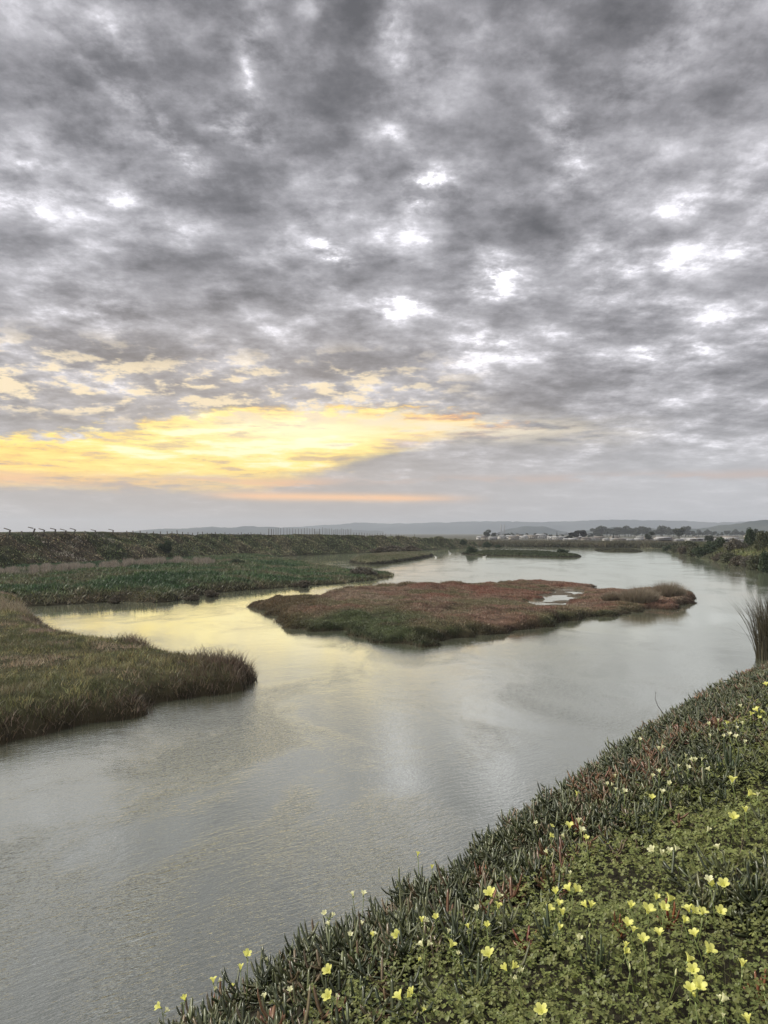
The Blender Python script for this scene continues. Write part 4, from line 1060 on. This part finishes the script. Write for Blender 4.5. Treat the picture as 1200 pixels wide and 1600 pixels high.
# finger leaves of the ice plant: three sided, tapering, curving up
def fingers(base, dirs, up, L_, w, col, segs=3):
    """base (N,3), dirs (N,3) outward unit, lengths, widths -> three sided curved leaves"""
    n = len(base); rings = []
    side = np.cross(dirs, np.array([0, 0, 1.0])); side /= np.linalg.norm(side, axis=1, keepdims=True) + 1e-9
    for i in range(segs):
        u = {3: (0, .42, .84), 4: (0, .3, .6, .88), 2: (0, .74), 1: (0,)}[segs][i]
        c = base + dirs * (L_ * (u - .35 * up * u * u))[:, None] + np.array([0, 0, 1.0]) * (L_ * up * u * (.55 + .45 * u))[:, None]
        ww = w * (.78 + .55 * u - .75 * u * u)
        nrm = np.array([0, 0, 1.0]) - dirs * (up * .6)[:, None]; nrm /= np.linalg.norm(nrm, axis=1, keepdims=True)
        rings += [c + side * ww[:, None] * .5 + nrm * ww[:, None] * .25, c - side * ww[:, None] * .5 + nrm * ww[:, None] * .25, c - nrm * ww[:, None] * .55]
    tip = base + dirs * (L_ * (1 - .35 * up))[:, None] + np.array([0, 0, 1.0]) * (L_ * up)[:, None]
    V = np.stack(rings + [tip], 1); k = 3 * segs + 1; f = []
    for i in range(segs - 1):
        for j in range(3):
            a, b = 3 * i + j, 3 * i + (j + 1) % 3; f += [(a, b, b + 3), (a, b + 3, a + 3)]
    o = 3 * (segs - 1); f += [(o, o + 1, 3 * segs), (o + 1, o + 2, 3 * segs), (o + 2, o, 3 * segs)]
    Fc = (np.arange(n)[:, None, None] * k + np.array(f)[None]).reshape(-1, 3)
    return V.reshape(-1, 3), Fc, np.repeat(col, k, 0)
def shoots(x, y, z, per, Lm, wm, colf, segs, lift=.0, lean=None):
    """tufts of finger leaves at each point"""
    n = len(x); a0 = rng.random(n) * 6.28
    B_, D_, U_, LL, WW, CC = [], [], [], [], [], []
    cbase = colf
    ax = rng.normal(0, .45, (n, 2)) if lean is None else lean
    for j in range(per):
        a = a0 + j * 2.4 + rng.normal(0, .3, n)
        h = lift + .012 * j
        B_.append(np.stack([x + ax[:, 0] * h, y + ax[:, 1] * h, z + h * np.ones(n)], 1))
        dd = np.stack([np.cos(a) + ax[:, 0], np.sin(a) + ax[:, 1], np.zeros(n)], 1); dd /= np.linalg.norm(dd, axis=1, keepdims=True)
        D_.append(dd); U_.append(np.clip(.22 + .12 * j + rng.normal(0, .28, n), 0.0, 1.3)); l = Lm * (.65 + .6 * rng.random(n)); LL.append(l); WW.append(wm * (.8 + .4 * rng.random(n)))
        CC.append(jit(cbase, .25))
    return fingers(np.concatenate(B_), np.concatenate(D_), np.concatenate(U_), np.concatenate(LL), np.concatenate(WW), np.concatenate(CC), segs)
def ice_w(x, y, s):
    f = fbm(x, y, .9, 3, 411)
    edge = np.clip((1.5 + .08 * y - s) / .8, 0, 1) * np.clip(.55 + f, 0, 1)
    inner = np.clip((f - .60) * 9, 0, 1) * .8
    return np.clip(np.maximum(edge, inner), 0, 1) * (s > -.9)
def ice_col(x, y, s):
    g = lerpc((.04, .052, .024), (.15, .16, .075), rng.random(len(x)) ** 1.6)
    red = np.clip((fbm(x, y, 1.1, 3, 421) - .50) * 6, 0, 1) * np.clip(1.1 - s / 2.2, .15, 1)
    k = rng.random(len(x)) < red * .8
    g[k] = lerpc((.17, .07, .045), (.22, .14, .07), rng.random(k.sum()))
    br = rng.random(len(x)) < .12; g[br] = np.array((.16, .12, .07))
    return g
ice = []
for (y0, y1, dens, per, Ls, ws, sg) in ((0, 6.2, 210, 7, .085, .0175, 3), (6.2, 10, 190, 6, .088, .0185, 2), (10, 17, 130, 5, .10, .022, 2), (17, 30, 70, 4, .12, .03, 1)):
    x1 = y1 * .75 + 2; nn = int((x1 + 5) * (y1 - y0) * dens)
    x = -5 + rng.random(nn) * (x1 + 5); y = y0 + rng.random(nn) * (y1 - y0)
    z, s = hN(x, y); k = (rng.random(nn) < ice_w(x, y, s)) & (s > -.9) & in_view(x, y, z); x, y, z, s = x[k], y[k], z[k], s[k]
    c = ice_col(x, y, s)
    ice.append(shoots(x, y, z, per, Ls * (1 + .25 * (fbm(x, y, .6, 2, 431) - .5) * 4), ws, c, sg, .0 + .06 * rng.random(len(x))))
V, Fc, C = join(ice)
tag(build('ice_plant', V, Fc, M_FLESH, C), 'green and red fleshy ice plant mat along the brink of the near bank', 'ground cover', kind='stuff')
# clover-like leaves of the wood sorrel carpet
def trifol(x, y, z, size, col, tilt):
    n = len(x); a0 = rng.random(n) * 6.28; tx = rng.normal(0, tilt, n); ty = rng.normal(0, tilt, n)
    Vs = []
    hrt = [(0, 0, 0), (.42, .50, .10), (.36, .92, .02), (0, .74, -.10), (-.36, .92, .02), (-.42, .50, .10)]
    for j in range(3):
        a = a0 + j * 2.0944 + rng.normal(0, .1, n); ca, sa = np.cos(a), np.sin(a); dr = rng.normal(-.15, .25, n)
        for (u, v, w_) in hrt:
            lx = (u * -sa + v * ca) * size; ly = (u * ca + v * sa) * size
            Vs.append(np.stack([x + lx, y + ly, z + w_ * size + lx * tx + ly * ty + v * size * dr], 1))
    V = np.stack(Vs, 1); f = []
    for j in range(3):
        o = j * 6; f += [(o, o + 1, o + 2), (o, o + 2, o + 3), (o, o + 3, o + 4), (o, o + 4, o + 5)]
    Fc = (np.arange(n)[:, None, None] * 18 + np.array(f)[None]).reshape(-1, 3)
    return V.reshape(-1, 3), Fc, np.repeat(col, 18, 0)
clo = []
for (y0, y1, dens, sz) in ((0, 4.0, 2100, .0162), (4.0, 6.5, 1500, .018), (6.5, 10, 650, .027), (10, 16, 300, .042)):
    x1 = y1 * .8 + 3; nn = int((x1 + 3) * (y1 - y0) * dens)
    x = -3 + rng.random(nn) * (x1 + 3); y = y0 + rng.random(nn) * (y1 - y0)
    z, s = hN(x, y)
    w = np.clip((s - .55 - .05 * y) / 1.1, 0, 1) * np.clip(.35 + 1.3 * (fbm(x, y, .7, 3, 441)), .1, 1)
    w *= 1 - .65 * np.clip((fbm(x, y, .9, 3, 411) - .60) * 9, 0, 1)
    k = (rng.random(nn) < w) & in_view(x, y, z); x, y, z = x[k], y[k], z[k]
    hh = .03 + .075 * rng.random(len(x)) + .07 * fbm(x, y, .35, 2, 443)
    fl = fbm(x, y, 1.3, 3, 445)
    c = jit(lerpc((.11, .13, .036), (.24, .26, .08), np.clip(fl * .6 + .4 * rng.random(len(x)), 0, 1)), .25)
    clo.append(trifol(x, y, z + hh, sz * (.7 + .6 * rng.random(len(x))), c, .35))
    m = rng.random(len(x)) < .25
    clo.append(blades(x[m], y[m], z[m], hh[m], np.full(m.sum(), .003), .2 * rng.random(m.sum()), jit(np.tile((.13, .17, .06), (m.sum(), 1)), .2), 1))
V, Fc, C = join(clo)
tag(build('wood_sorrel_carpet', V, Fc, M_CLOVER, C), 'dense carpet of green three part clover-like leaves on the near bank', 'ground cover', kind='stuff')
# thin dry stems and seedheads mixed in
nn = 7000; x = -3 + rng.random(nn) * 16; y = 2 + rng.random(nn) * 13; z, s = hN(x, y); k = (s > -.2) & in_view(x, y, z); x, y, z = x[k], y[k], z[k]
V, Fc, C = blades(x, y, z, .12 + .2 * rng.random(len(x)), np.full(len(x), .0035), .2 + .6 * rng.random(len(x)), jit(lerpc((.16, .17, .07), (.30, .24, .15), rng.random(len(x))), .3), 3)
tag(build('dry_stems', V, Fc, M_GRASS, C), 'fine dry and green stems poking through the ground cover of the near bank', 'grass', kind='stuff')

def on_bank(px, py, hgt):
    """point on the bank whose spot hgt above the ground shows at (px,py)"""
    r_ = ray(px, py); tt = np.linspace(1.2, 26, 2400)
    x, y, zz = r_[0] * tt, r_[1] * tt, H + r_[2] * tt
    g_, s = hN(x, y); c = zz - g_ - hgt
    k = np.where((c < 0) & (s > -.25))[0]
    if len(k): i = k[0]
    else:
        c2 = np.where(s > -.15, c, 9); i = int(np.argmin(c2))
    return x[i], y[i], zz[i], g_[i], tt[i]

# distinct ice plant rosettes
def rosette(px, py, spx, c1, c2, label, nl=14, upm=.8):
    x, y, zz, g_, tt = on_bank(px, py, .04)
    Lr = spx / F * tt * .62; root = empty('ice_plant_rosette', (x, y, g_))
    a = np.arange(nl) * 2.4 + rng.normal(0, .2, nl)
    dd = np.stack([np.cos(a), np.sin(a), np.zeros(nl)], 1)
    cc = jit(lerpc(c1, c2, rng.random(nl)), .2)
    base = np.stack([np.zeros(nl), np.zeros(nl), .02 + .004 * np.arange(nl)], 1)
    upv = np.linspace(.45, 1.4, nl) * upm + rng.normal(0, .1, nl)
    for grp in (slice(0, nl // 2), slice(nl // 2, nl)):
        V, Fc, C = fingers(base[grp], dd[grp], upv[grp], Lr * (.8 + .4 * rng.random(nl))[grp], np.full(nl, max(.015, Lr * .16))[grp], cc[grp], 4)
        build('leaf_whorl', V, Fc, M_FLESH, C, root)
    V, Fc, C = tube([(0, 0, -.03), (0, 0, .03)], [.012, .008], 6, (.1, .07, .04)); build('stem', V, Fc, M_BARK, parent=root)
    tag(root, label, 'succulent')
GR1, GR2, RD1, RD2, OR1 = (.05, .07, .035), (.09, .11, .06), (.20, .05, .03), (.26, .12, .06), (.28, .10, .04)
for r_ in [(822, 1487, 44, RD1, RD2, 'dark red spiky rosette in the clover above the two side by side yellow flowers', 13, .7),
           (757, 1385, 40, RD1, RD2, 'brown red open rosette near the brink left of a leaning yellow flower pair'),
           (968, 1462, 34, OR1, RD2, 'orange red upright leaves in the clover right of the pale flower cluster', 8, 1.3),
           (1047, 1448, 40, RD1, OR1, 'orange brown leaves half hidden under the busy row of yellow flowers', 9, 1.2),
           (933, 1530, 56, GR1, GR2, 'tall green finger leaves standing in the clover below the orange red leaves', 11, 1.3),
           (560, 1580, 46, GR1, GR2, 'green finger leaved clump near the bottom edge left of the paired flowers', 14, 1.2),
           (1186, 1425, 70, GR1, GR2, 'largest dark green finger leaved clump at the right edge', 15, .9),
           (1140, 1215, 50, GR1, GR2, 'broad pale green spiky clump near the upper right of the bank', 15, 1.1),
           (1025, 1285, 46, GR1, GR2, 'green V shaped finger clump on the upper part of the bank', 12, 1.0),
           (768, 1308, 30, GR1, GR2, 'green shoot standing out against the water midway up the brink', 8, 1.1),
           (697, 1362, 34, GR1, GR2, 'dark green shoot leaning left over the water below midway', 8, .8),
           (468, 1486, 34, GR1, GR2, 'pair of dark green shoots against the water on the lower brink', 7, 1.3),
           (905, 1300, 30, RD1, RD2, 'small red rosette on the upper bank beside pale flowers', 10, .9),
           (860, 1480, 60, GR1, GR2, 'dark green arching clump left of the pale flower cluster', 13, .9),
           (1188, 1560, 44, RD1, RD2, 'red leaved clump at the lower right edge behind a bud', 9, 1.0),
           (745, 1560, 60, GR1, GR2, 'long green finger leaves at the bottom edge middle', 12, 1.1),
           (340, 1586, 50, GR1, RD2, 'purple green shoots at the lowest left end of the brink', 12, 1.2)]:
    rosette(*r_)

# ------------------------------------------------------------------ wood sorrel flowers
M_PET, n, p = newmat('yellow_petal')
g = n.nodes.new('ShaderNodeTexCoord'); f = noise(n, g.outputs['Object'], 60, 3, .5)
pc = ramp(n, f, [(.3, (.80, .79, .17)), (.7, (.90, .89, .32))])
n.links.new(pc, p.inputs['Base Color']); p.inputs['Roughness'].default_value = .5
tr = n.nodes.new('ShaderNodeBsdfTranslucent'); n.links.new(pc, tr.inputs['Color']); mx = n.nodes.new('ShaderNodeMixShader'); mx.inputs[0].default_value = .4
n.links.new(p.outputs[0], mx.inputs[1]); n.links.new(tr.outputs[0], mx.inputs[2]); n.links.new(mx.outputs[0], n.nodes['Material Output'].inputs['Surface'])
M_PALE, n, p = newmat('pale_petal')
p.inputs['Base Color'].default_value = (.86, .85, .52, 1); p.inputs['Roughness'].default_value = .5
tr = n.nodes.new('ShaderNodeBsdfTranslucent'); tr.inputs['Color'].default_value = (.86, .85, .5, 1); mx = n.nodes.new('ShaderNodeMixShader'); mx.inputs[0].default_value = .4
n.links.new(p.outputs[0], mx.inputs[1]); n.links.new(tr.outputs[0], mx.inputs[2]); n.links.new(mx.outputs[0], n.nodes['Material Output'].inputs['Surface'])
M_STEM = m_plain('green_stem', (.20, .25, .08), .5, .15)
def trumpet(openness):
    """five overlapping petals flaring from a narrow tube; axis +Z, unit length"""
    V = []; Fc = []
    for k in range(5):
        a0 = k * 2 * math.pi / 5; o = len(V)
        for i, (r, z) in enumerate(((.07, 0), (.11, .30), (.17 + .07 * openness, .55), (.30 + .16 * openness, .82), (.40 + .26 * openness, 1.0 - .08 * openness))):
            hw = (.62, .66, .70, .62, .34)[i]
            for j in (-1, 0, 1):
                a = a0 + j * hw; rr = r * (1 - .06 * abs(j)) + .012 * (k % 2); zz = z - .05 * abs(j) * (i > 2)
                V.append((rr * math.cos(a), rr * math.sin(a), zz))
        for i in range(4):
            for j in range(2):
                a = o + i * 3 + j; Fc += [(a, a + 1, a + 4, a + 3)]
    return V, Fc
def bud():
    V, Fc, C = tube([(0, 0, 0), (0, 0, .25), (0, 0, .6), (0, 0, .95), (0, 0, 1.1)], [.05, .12, .16, .10, .01], 8); return V, [tuple(f) for f in Fc]
def calyx():
    V, Fc, C = tube([(0, 0, -.12), (0, 0, 0), (0, 0, .22)], [.04, .10, .135], 7); return V, [tuple(f) for f in Fc]
FM = {}
for nm, fn, mt in (('open', lambda: trumpet(1.0), M_PET), ('half', lambda: trumpet(.35), M_PET), ('popen', lambda: trumpet(.8), M_PALE), ('phalf', lambda: trumpet(.2), M_PALE), ('bud', bud, M_PALE)):
    V, Fc = fn(); o = build('flower', V, Fc, mt, smooth=True, link=False); FM[nm] = o.data; bpy.data.objects.remove(o)
V, Fc = calyx(); o = build('calyx', V, Fc, M_STEM, smooth=True, link=False); CAL = o.data; bpy.data.objects.remove(o)
heads = [  # photo x, y, size px, kind
 (248,1573,12,'o'),(260,1579,9,'p'),(288,1560,12,'h'),(333,1531,12,'o'),(343,1532,8,'p'),(363,1541,9,'h'),(386,1491,13,'o'),(376,1511,12,'h'),(417,1499,8,'p'),(507,1427,9,'p'),(513,1443,9,'p'),(520,1430,9,'p'),
 (551,1397,10,'p'),(568,1396,10,'p'),(564,1444,10,'p'),(583,1460,12,'p'),(547,1460,9,'p'),(513,1517,17,'o'),(453,1547,10,'p'),(513,1557,17,'o'),(526,1557,9,'p'),(413,1556,9,'p'),(336,1545,8,'p'),
 (653,1334,9,'h'),(675,1354,9,'h'),(620,1385,8,'h'),(659,1437,12,'h'),(665,1438,10,'p'),(681,1433,10,'o'),(621,1462,16,'o'),(582,1460,9,'h'),(658,1475,13,'p'),(670,1475,12,'p'),(655,1499,8,'h'),
 (766,1396,18,'o'),(781,1400,12,'p'),(779,1415,13,'o'),(745,1420,13,'p'),(761,1446,13,'h'),(731,1447,10,'h'),(706,1476,15,'o'),(701,1455,9,'p'),(763,1491,19,'o'),(789,1513,15,'h'),(803,1510,15,'h'),(816,1516,9,'p'),
 (716,1490,9,'p'),(806,1528,9,'p'),(623,1557,17,'o'),(638,1556,12,'h'),(643,1549,14,'h'),(846,1580,20,'o'),(662,1578,8,'h'),(868,1393,14,'h'),(874,1411,12,'o'),(858,1420,15,'o'),(879,1425,15,'h'),(888,1388,15,'o'),(901,1390,15,'o'),
 (875,1449,13,'h'),(924,1414,14,'h'),(914,1414,14,'h'),(921,1446,10,'b'),(905,1466,14,'p'),(986,1415,15,'h'),(1013,1422,20,'o'),(1026,1402,13,'h'),(1047,1404,18,'o'),(1037,1418,16,'o'),(1075,1420,16,'o'),(1085,1424,15,'o'),(1098,1425,15,'o'),
 (1070,1438,14,'h'),(1126,1424,16,'o'),(981,1443,16,'o'),(990,1452,12,'o'),(1030,1457,15,'o'),(1005,1468,17,'o'),(1085,1459,15,'o'),(978,1487,15,'h'),(978,1476,12,'h'),(1108,1484,20,'o'),(1077,1498,18,'o'),(1056,1519,13,'b'),(1083,1516,18,'o'),
 (1090,1530,21,'o'),(1093,1541,20,'o'),(1079,1545,18,'o'),(1085,1555,11,'h'),(1160,1505,16,'h'),(1131,1561,18,'p'),(1124,1558,9,'p'),(1168,1592,18,'h'),(1194,1545,11,'b'),(1108,1375,14,'p'),(1131,1382,17,'o'),(1112,1382,13,'h'),(1130,1334,13,'p'),(1121,1323,11,'p'),
 (1019,1328,13,'p'),(1034,1332,12,'p'),(1047,1329,11,'p'),(1057,1326,12,'p'),(862,1335,9,'b'),(854,1331,9,'p'),(1130,1587,9,'p'),(984,1510,11,'b'),
 (1144,1218,15,'o'),(1172,1240,15,'o'),(1165,1265,13,'h'),(1146,1277,15,'o'),(1184,1241,9,'p'),(1107,1296,11,'p'),(1046,1224,10,'p'),(1035,1237,10,'p'),(1019,1246,10,'o'),(1020,1212,8,'p'),(1036,1167,8,'p'),(1029,1169,7,'p'),(1000,1155,6,'p'),
 (1081,1187,9,'p'),(1086,1187,9,'p'),(1072,1180,8,'p'),(1097,1186,7,'p'),(1060,1197,7,'p'),(1075,1199,9,'p'),(1107,1202,9,'p'),(1030,1205,7,'p'),(1140,1147,8,'p'),(1131,1150,7,'p'),(1150,1151,8,'p'),(1164,1159,8,'p'),(1110,1149,6,'p'),
 (1136,1129,8,'o'),(1122,1125,6,'p'),(1108,1131,8,'p'),(1174,1115,9,'o'),(1182,1109,10,'o'),(1190,1112,8,'o'),(1186,1121,7,'o'),(1157,1103,7,'p'),(1197,1069,8,'o'),(1160,1130,7,'p'),(1151,1137,7,'p'),
 (949,1225,8,'p'),(956,1226,8,'p'),(976,1236,9,'p'),(962,1233,7,'p'),(902,1240,10,'o'),(909,1297,12,'p'),(916,1309,9,'o'),(904,1282,10,'p'),(961,1212,7,'p'),(890,1290,13,'o'),(880,1306,9,'p'),(861,1306,8,'o'),(905,1281,9,'p'),(837,1286,7,'p'),(862,1291,7,'o'),(891,1364,8,'p')]
# group neighbouring heads on one stalk
clusters = []
for h_ in heads:
    for c in clusters:
        lim = 17 if h_[1] > 1320 else 9
        if len(c) < 4 and all(math.hypot(h_[0] - q_[0], h_[1] - q_[1]) < lim for q_ in c): c.append(h_); break
    else: clusters.append([h_])
L_ = {
0:'lowest left flower pair over the water, one yellow one cream, on the near brink',
1:'single half closed yellow flower above the lowest left pair, against the water',
2:'yellow flower with two pale ones beside it, third stalk from the brink lower left',
3:'small half open flower just right of the yellow and two pale trio at the brink',
4:'upper of two yellow flowers stacked against the water at lower left',
5:'lower of two yellow flowers stacked against the water at lower left',
6:'tiny pale flower alone on the brink right of the two stacked yellow flowers',
7:'two pale flowers side by side atop the white trio on the lower brink',
8:'pale flower just under the two side by side ones on the lower brink',
9:'left one of two cream flowers standing tall against the water above the brink',
10:'right one of two cream flowers standing tall against the water above the brink',
11:'pale flower in the reddish ice plant right below the two cream flowers over the water',
12:'pale flower touching a half open one in the reddish ice plant near the brink',
13:'small pale flower left of the touching pale pair in the reddish ice plant',
14:'bright yellow flower alone, upper one of two at the lower left of the clover',
15:'pale upturned flower among dark ice plant near the bottom left of the bank',
16:'bright yellow flower with a pale one at its right, low at the bottom left',
17:'pale flower among dark shoots just above the lowest left stretch of brink',
18:'lone yellowish flower floating highest over the water midway along the brink',
19:'lone pale yellow flower over the water just below the highest lone one midway',
20:'small faint flower at the brink below the two lone ones over the water',
21:'yellow and pale flower pair in the ice plant left of a small yellow flower',
22:'small yellow flower right of the yellow and pale pair in the ice plant',
23:'yellow flower in the shadowy clover edge, lower left of the white flower pair',
24:'two white half closed flowers together on thin stalks in the dark leaves',
25:'small yellow flower directly beneath the two white half closed flowers',
26:'large yellow flower with a cream one at its right, top of the middle flower group',
27:'yellow flower directly below the large one at the top of the middle group',
28:'pale flower left of the large yellow one in the middle group',
29:'narrow half open yellow flower below the middle group',
30:'small half open flower lower left of the middle group',
31:'yellow flower with drooping buds above the clover, left of the round yellow flower',
32:'tiny pale flower above the yellow flower with drooping buds',
33:'large round yellow flower alone in the lower middle of the clover',
34:'two half open yellow flowers side by side right of the large round yellow flower',
35:'small pale flower pair just under and right of the two side by side yellow ones',
36:'small pale flower between the drooping bud flower and the large round one',
37:'two yellow flowers low near the bottom edge, the left one fan shaped',
38:'tall half open flower right behind the fan shaped pair near the bottom edge',
39:'big yellow flower alone at the bottom edge right of the middle',
40:'small yellow flower at the bottom edge right of the fan shaped pair',
41:'topmost left yellow flower of the crowded group left of centre of the clover',
42:'two yellow flowers one above the other inside the crowded left group',
43:'yellow flower at the left side of the crowded left group',
44:'two large yellow flowers side by side at the top right of the crowded left group',
45:'half open yellow flower at the bottom of the crowded left group',
46:'two yellow flowers with spreading mouths, right of the crowded left group',
47:'hanging narrow bud below the two wide mouthed flowers right of the crowded left group',
48:'pale closed flower hanging low beneath the crowded left group',
49:'half open yellow flower at the left end of the long busy flower row',
50:'widest yellow flower at the left part of the long busy flower row',
51:'small half open flower standing highest left in the long busy row',
52:'large yellow flower standing highest in the middle of the long busy row',
53:'yellow flower just below the highest large one in the busy row',
54:'two overlapping yellow flowers in the right half of the busy row',
55:'yellow flower at the right end of the busy row',
56:'half open flower just below the two overlapping ones in the busy row',
57:'single yellow flower apart to the right of the busy row',
58:'tall stalk with a large and a smaller yellow flower left under the busy row',
59:'yellow flower centred under the busy row on its own straight stalk',
60:'yellow flower with notched petals lower left under the busy row',
61:'yellow flower right under the busy row, level with the notched one',
62:'stalk with one yellow flower above another, left of the notched petal flower',
63:'large wide skirted yellow flower above right of the yellow stack near the bottom',
64:'yellow flower leaning left at the top of the dense yellow stack',
65:'nodding closed flower left of the dense yellow stack',
66:'two big yellow flowers forming the upper half of the dense stack at the lower right',
67:'three yellow flowers forming the lower half of the dense stack at the lower right',
68:'upright half open yellow flower on a forked stalk near the right edge',
69:'two pale yellow flowers together right below the dense yellow stack',
70:'half open yellow flower at the bottom right corner',
71:'pale slanting bud touching the right edge low on the bank',
72:'pale flower with a yellow one hanging under it on a tall stalk at the right',
73:'yellow flower with pointed lower end right of the pale and yellow pair',
74:'two flowers at different heights on the tallest stalk at the right side',
75:'left pair of the row of four pale flowers high in the clover',
76:'right pair of the row of four pale flowers high in the clover',
77:'round white bud beside a pale flower, alone at the left side of the clover',
78:'pale bud like flower close to the bottom edge near the right corner',
79:'small nodding bud left of the dense yellow stack, under the notched flower',
80:'upper left yellow flower of the four larger ones high on the right',
81:'right yellow flower of the four larger ones high on the right, mouth spread wide',
82:'half open yellow flower of the four larger ones, third from the top',
83:'lowest yellow flower of the four larger ones high on the right',
84:'round pale flower at the right edge beside the wide mouthed yellow one',
85:'lone pale flower in the clover below the four larger yellow flowers',
86:'brightest pale flower left in the loose pale patch on the upper bank',
87:'pale flower lower left of the brightest one in the loose pale patch',
88:'yellowish flower at the bottom of the loose pale patch on the upper bank',
89:'pale flower highest at the left side of the loose pale patch',
90:'pair of tiny white flowers in dark ice plant above the loose pale patch',
91:'tiny pale flower alone in the dark ice plant near the upper brink',
111:'farthest yellow flower, at the right edge above all the others',
117:'yellowish flower alone near the brink, left of the reddish rosette patch',
121:'tiny pale flower highest left, above the white group near the upper brink',
125:'tiny pale flower closest to the brink above the ice plant shoots',
124:'small yellow flower in the dark ice plant left of the paired pale flowers',
126:'small yellow flower just below and right of the one closest to the brink',
122:'yellow flower topmost of the small bunch midway up the bank',
127:'small pale bud like flower in the leaves above the crowded left group',
}
L_[84]='round pale flower at the right edge beside the wide mouthed yellow one'
FLAB = {i: (v, 'wood sorrel flowers') for i, v in L_.items()}
for i in range(92, 99): FLAB[i] = ('small pale flower in the right half of the loose pale patch on the upper bank', 'pale patch flowers on the upper bank')
for i in (99, 100, 101, 102, 103, 105, 106, 110, 112, 113): FLAB[i] = ('tiny pale flower scattered below the farthest yellow flowers at the upper right', 'tiny pale flowers at the upper right')
for i in (104, 107, 108, 109): FLAB[i] = ('small bright yellow flower in the farthest flowering patch at the upper right', 'far yellow flowers at the upper right')
for i in (114, 115, 116): FLAB[i] = ('small white flower in the loose white group near the upper brink', 'white group near the upper brink')
for i in (118, 119, 120, 123): FLAB[i] = ('small flower in the bunch midway up the bank below its topmost yellow one', 'bunch midway up the bank')
def flower_plant(c, label, group=None):
    lx = sum(q_[0] for q_ in c) / len(c); ly = max(q_[1] for q_ in c)
    hgt = .17 + .08 * random.random()
    x, y, zz, g_, tt = on_bank(lx, ly, hgt)
    root = empty('wood_sorrel', (x, y, g_))
    um = Vector((0, 0, zz - g_ - .022 * max(1, tt / 5)))         # where the stalk divides
    ln = Vector((random.uniform(-.03, .03), random.uniform(-.03, .05), 0))
    m = [(Vector((0, 0, -.02)) + ln * (1 - u) * 1.5 + (um - Vector((0, 0, -.02))) * u + Vector((math.sin(u * 3.1) * .008, 0, 0))) for u in (0, .35, .7, 1)]
    sr = .0015 + .00022 * tt
    V, Fc, C = tube([tuple(v) for v in m], [sr * 1.3, sr, sr, sr * .8], 5)
    build('stem', V, Fc, M_STEM, parent=root)
    extra = [] if tt > 9 else [None] * random.randint(0, 2)
    for q_ in list(c) + extra:
        if q_ is None:
            tip = um + Vector((random.uniform(-.02, .02), random.uniform(-.02, .02), random.uniform(-.012, .012))); kind = 'bud'; size = .010; dirv = Vector((random.uniform(-1, 1), random.uniform(-1, 1), random.uniform(-1.2, -.1)))
        else:
            r_ = ray(q_[0], q_[1]); k = (y / r_[1]) + random.uniform(-.01, .01); P3 = Vector((r_[0] * k, r_[1] * k, H + r_[2] * k)) - Vector((x, y, g_))
            size = q_[2] / F * tt * .86
            kind = {'o': 'open', 'h': 'half', 'p': random.choice(['popen', 'phalf']), 'b': 'bud'}[q_[3]]
            dirv = Vector((P3.x - um.x + random.uniform(-.022, .022), random.uniform(-.022, .016), .030 + random.uniform(0, .02)))
            if kind == 'bud': size *= .9
            dirv.normalize(); tip = P3 - dirv * size * .55
        dirv.normalize()
        d_ = tip - um; mid = um + d_ * .55 + Vector((0, 0, abs(d_.length) * .15))
        fl = bpy.data.objects.new('flower', FM[kind]); COL.objects.link(fl); fl.parent = root
        fl.location = tip; fl.rotation_mode = 'QUATERNION'; fl.rotation_quaternion = dirv.to_track_quat('Z', 'Y') ; fl.scale = (size * 1.0,) * 3
        if kind == 'bud' : fl.name = 'bud'
        ca = bpy.data.objects.new('calyx', CAL); COL.objects.link(ca); ca.parent = fl
        if d_.length > .003:
            V, Fc, C = tube([tuple(um), tuple(mid), tuple(tip - dirv * size * .1)], [sr * .8, sr * .7, sr * .7], 5)
            build('flower_stalk', V, Fc, M_STEM, parent=root)
    tag(root, label, 'flower', group)
for i, c in enumerate(clusters):
    lb, gr_ = FLAB.get(i, (None, None)) if i in FLAB else ('yellow wood sorrel flower on the near bank', 'wood sorrel flowers')
    flower_plant(c, lb, gr_)

# lone curved dry stalk over the water on the upper brink
x, y, zz, g_, tt = on_bank(1048, 1122, .1)
root = empty('dry_stalk', (x, y, g_))
k = tt / F
V, Fc, C = tube([(0, 0, -.05), (-6 * k, 0, .10), (-13 * k, 0, .10 + 9 * k), (-20 * k, 0, .10 + 19 * k), (-24 * k, 0, .10 + 30 * k), (-23 * k, 0, .10 + 38 * k)], [.006, .005, .005, .004, .003, .002], 5)
build('stalk', V, Fc, M_WOOD, parent=root); V, Fc, C = tube([(-23 * k, 0, .10 + 38.1 * k), (-22.6 * k, 0, .10 + 41 * k)], [.005, .002], 5); build('seed_head', V, Fc, M_WOOD, parent=root)
tag(root, 'single thin curved dry stalk arching over the water above the upper brink', 'stalk')

# ------------------------------------------------------------------ haze
me_v, me_f, _ = boxm(-6600, 6600, -1600, 6600, -2.6, 125)
mh = bpy.data.materials.new('haze'); mh.use_nodes = True; n = mh.node_tree; n.nodes.clear()
pv = n.nodes.new('ShaderNodeVolumePrincipled'); pv.inputs['Color'].default_value = (.84, .90, 1.0, 1); pv.inputs['Density'].default_value = HAZE if 'HAZE' in globals() else .0002
pv.inputs['Anisotropy'].default_value = .2
ou = n.nodes.new('ShaderNodeOutputMaterial'); n.links.new(pv.outputs[0], ou.inputs['Volume'])
o = build('haze', me_v, me_f, mh); tag(o, 'pale grey haze over the distant town and hills', 'haze', kind='stuff')
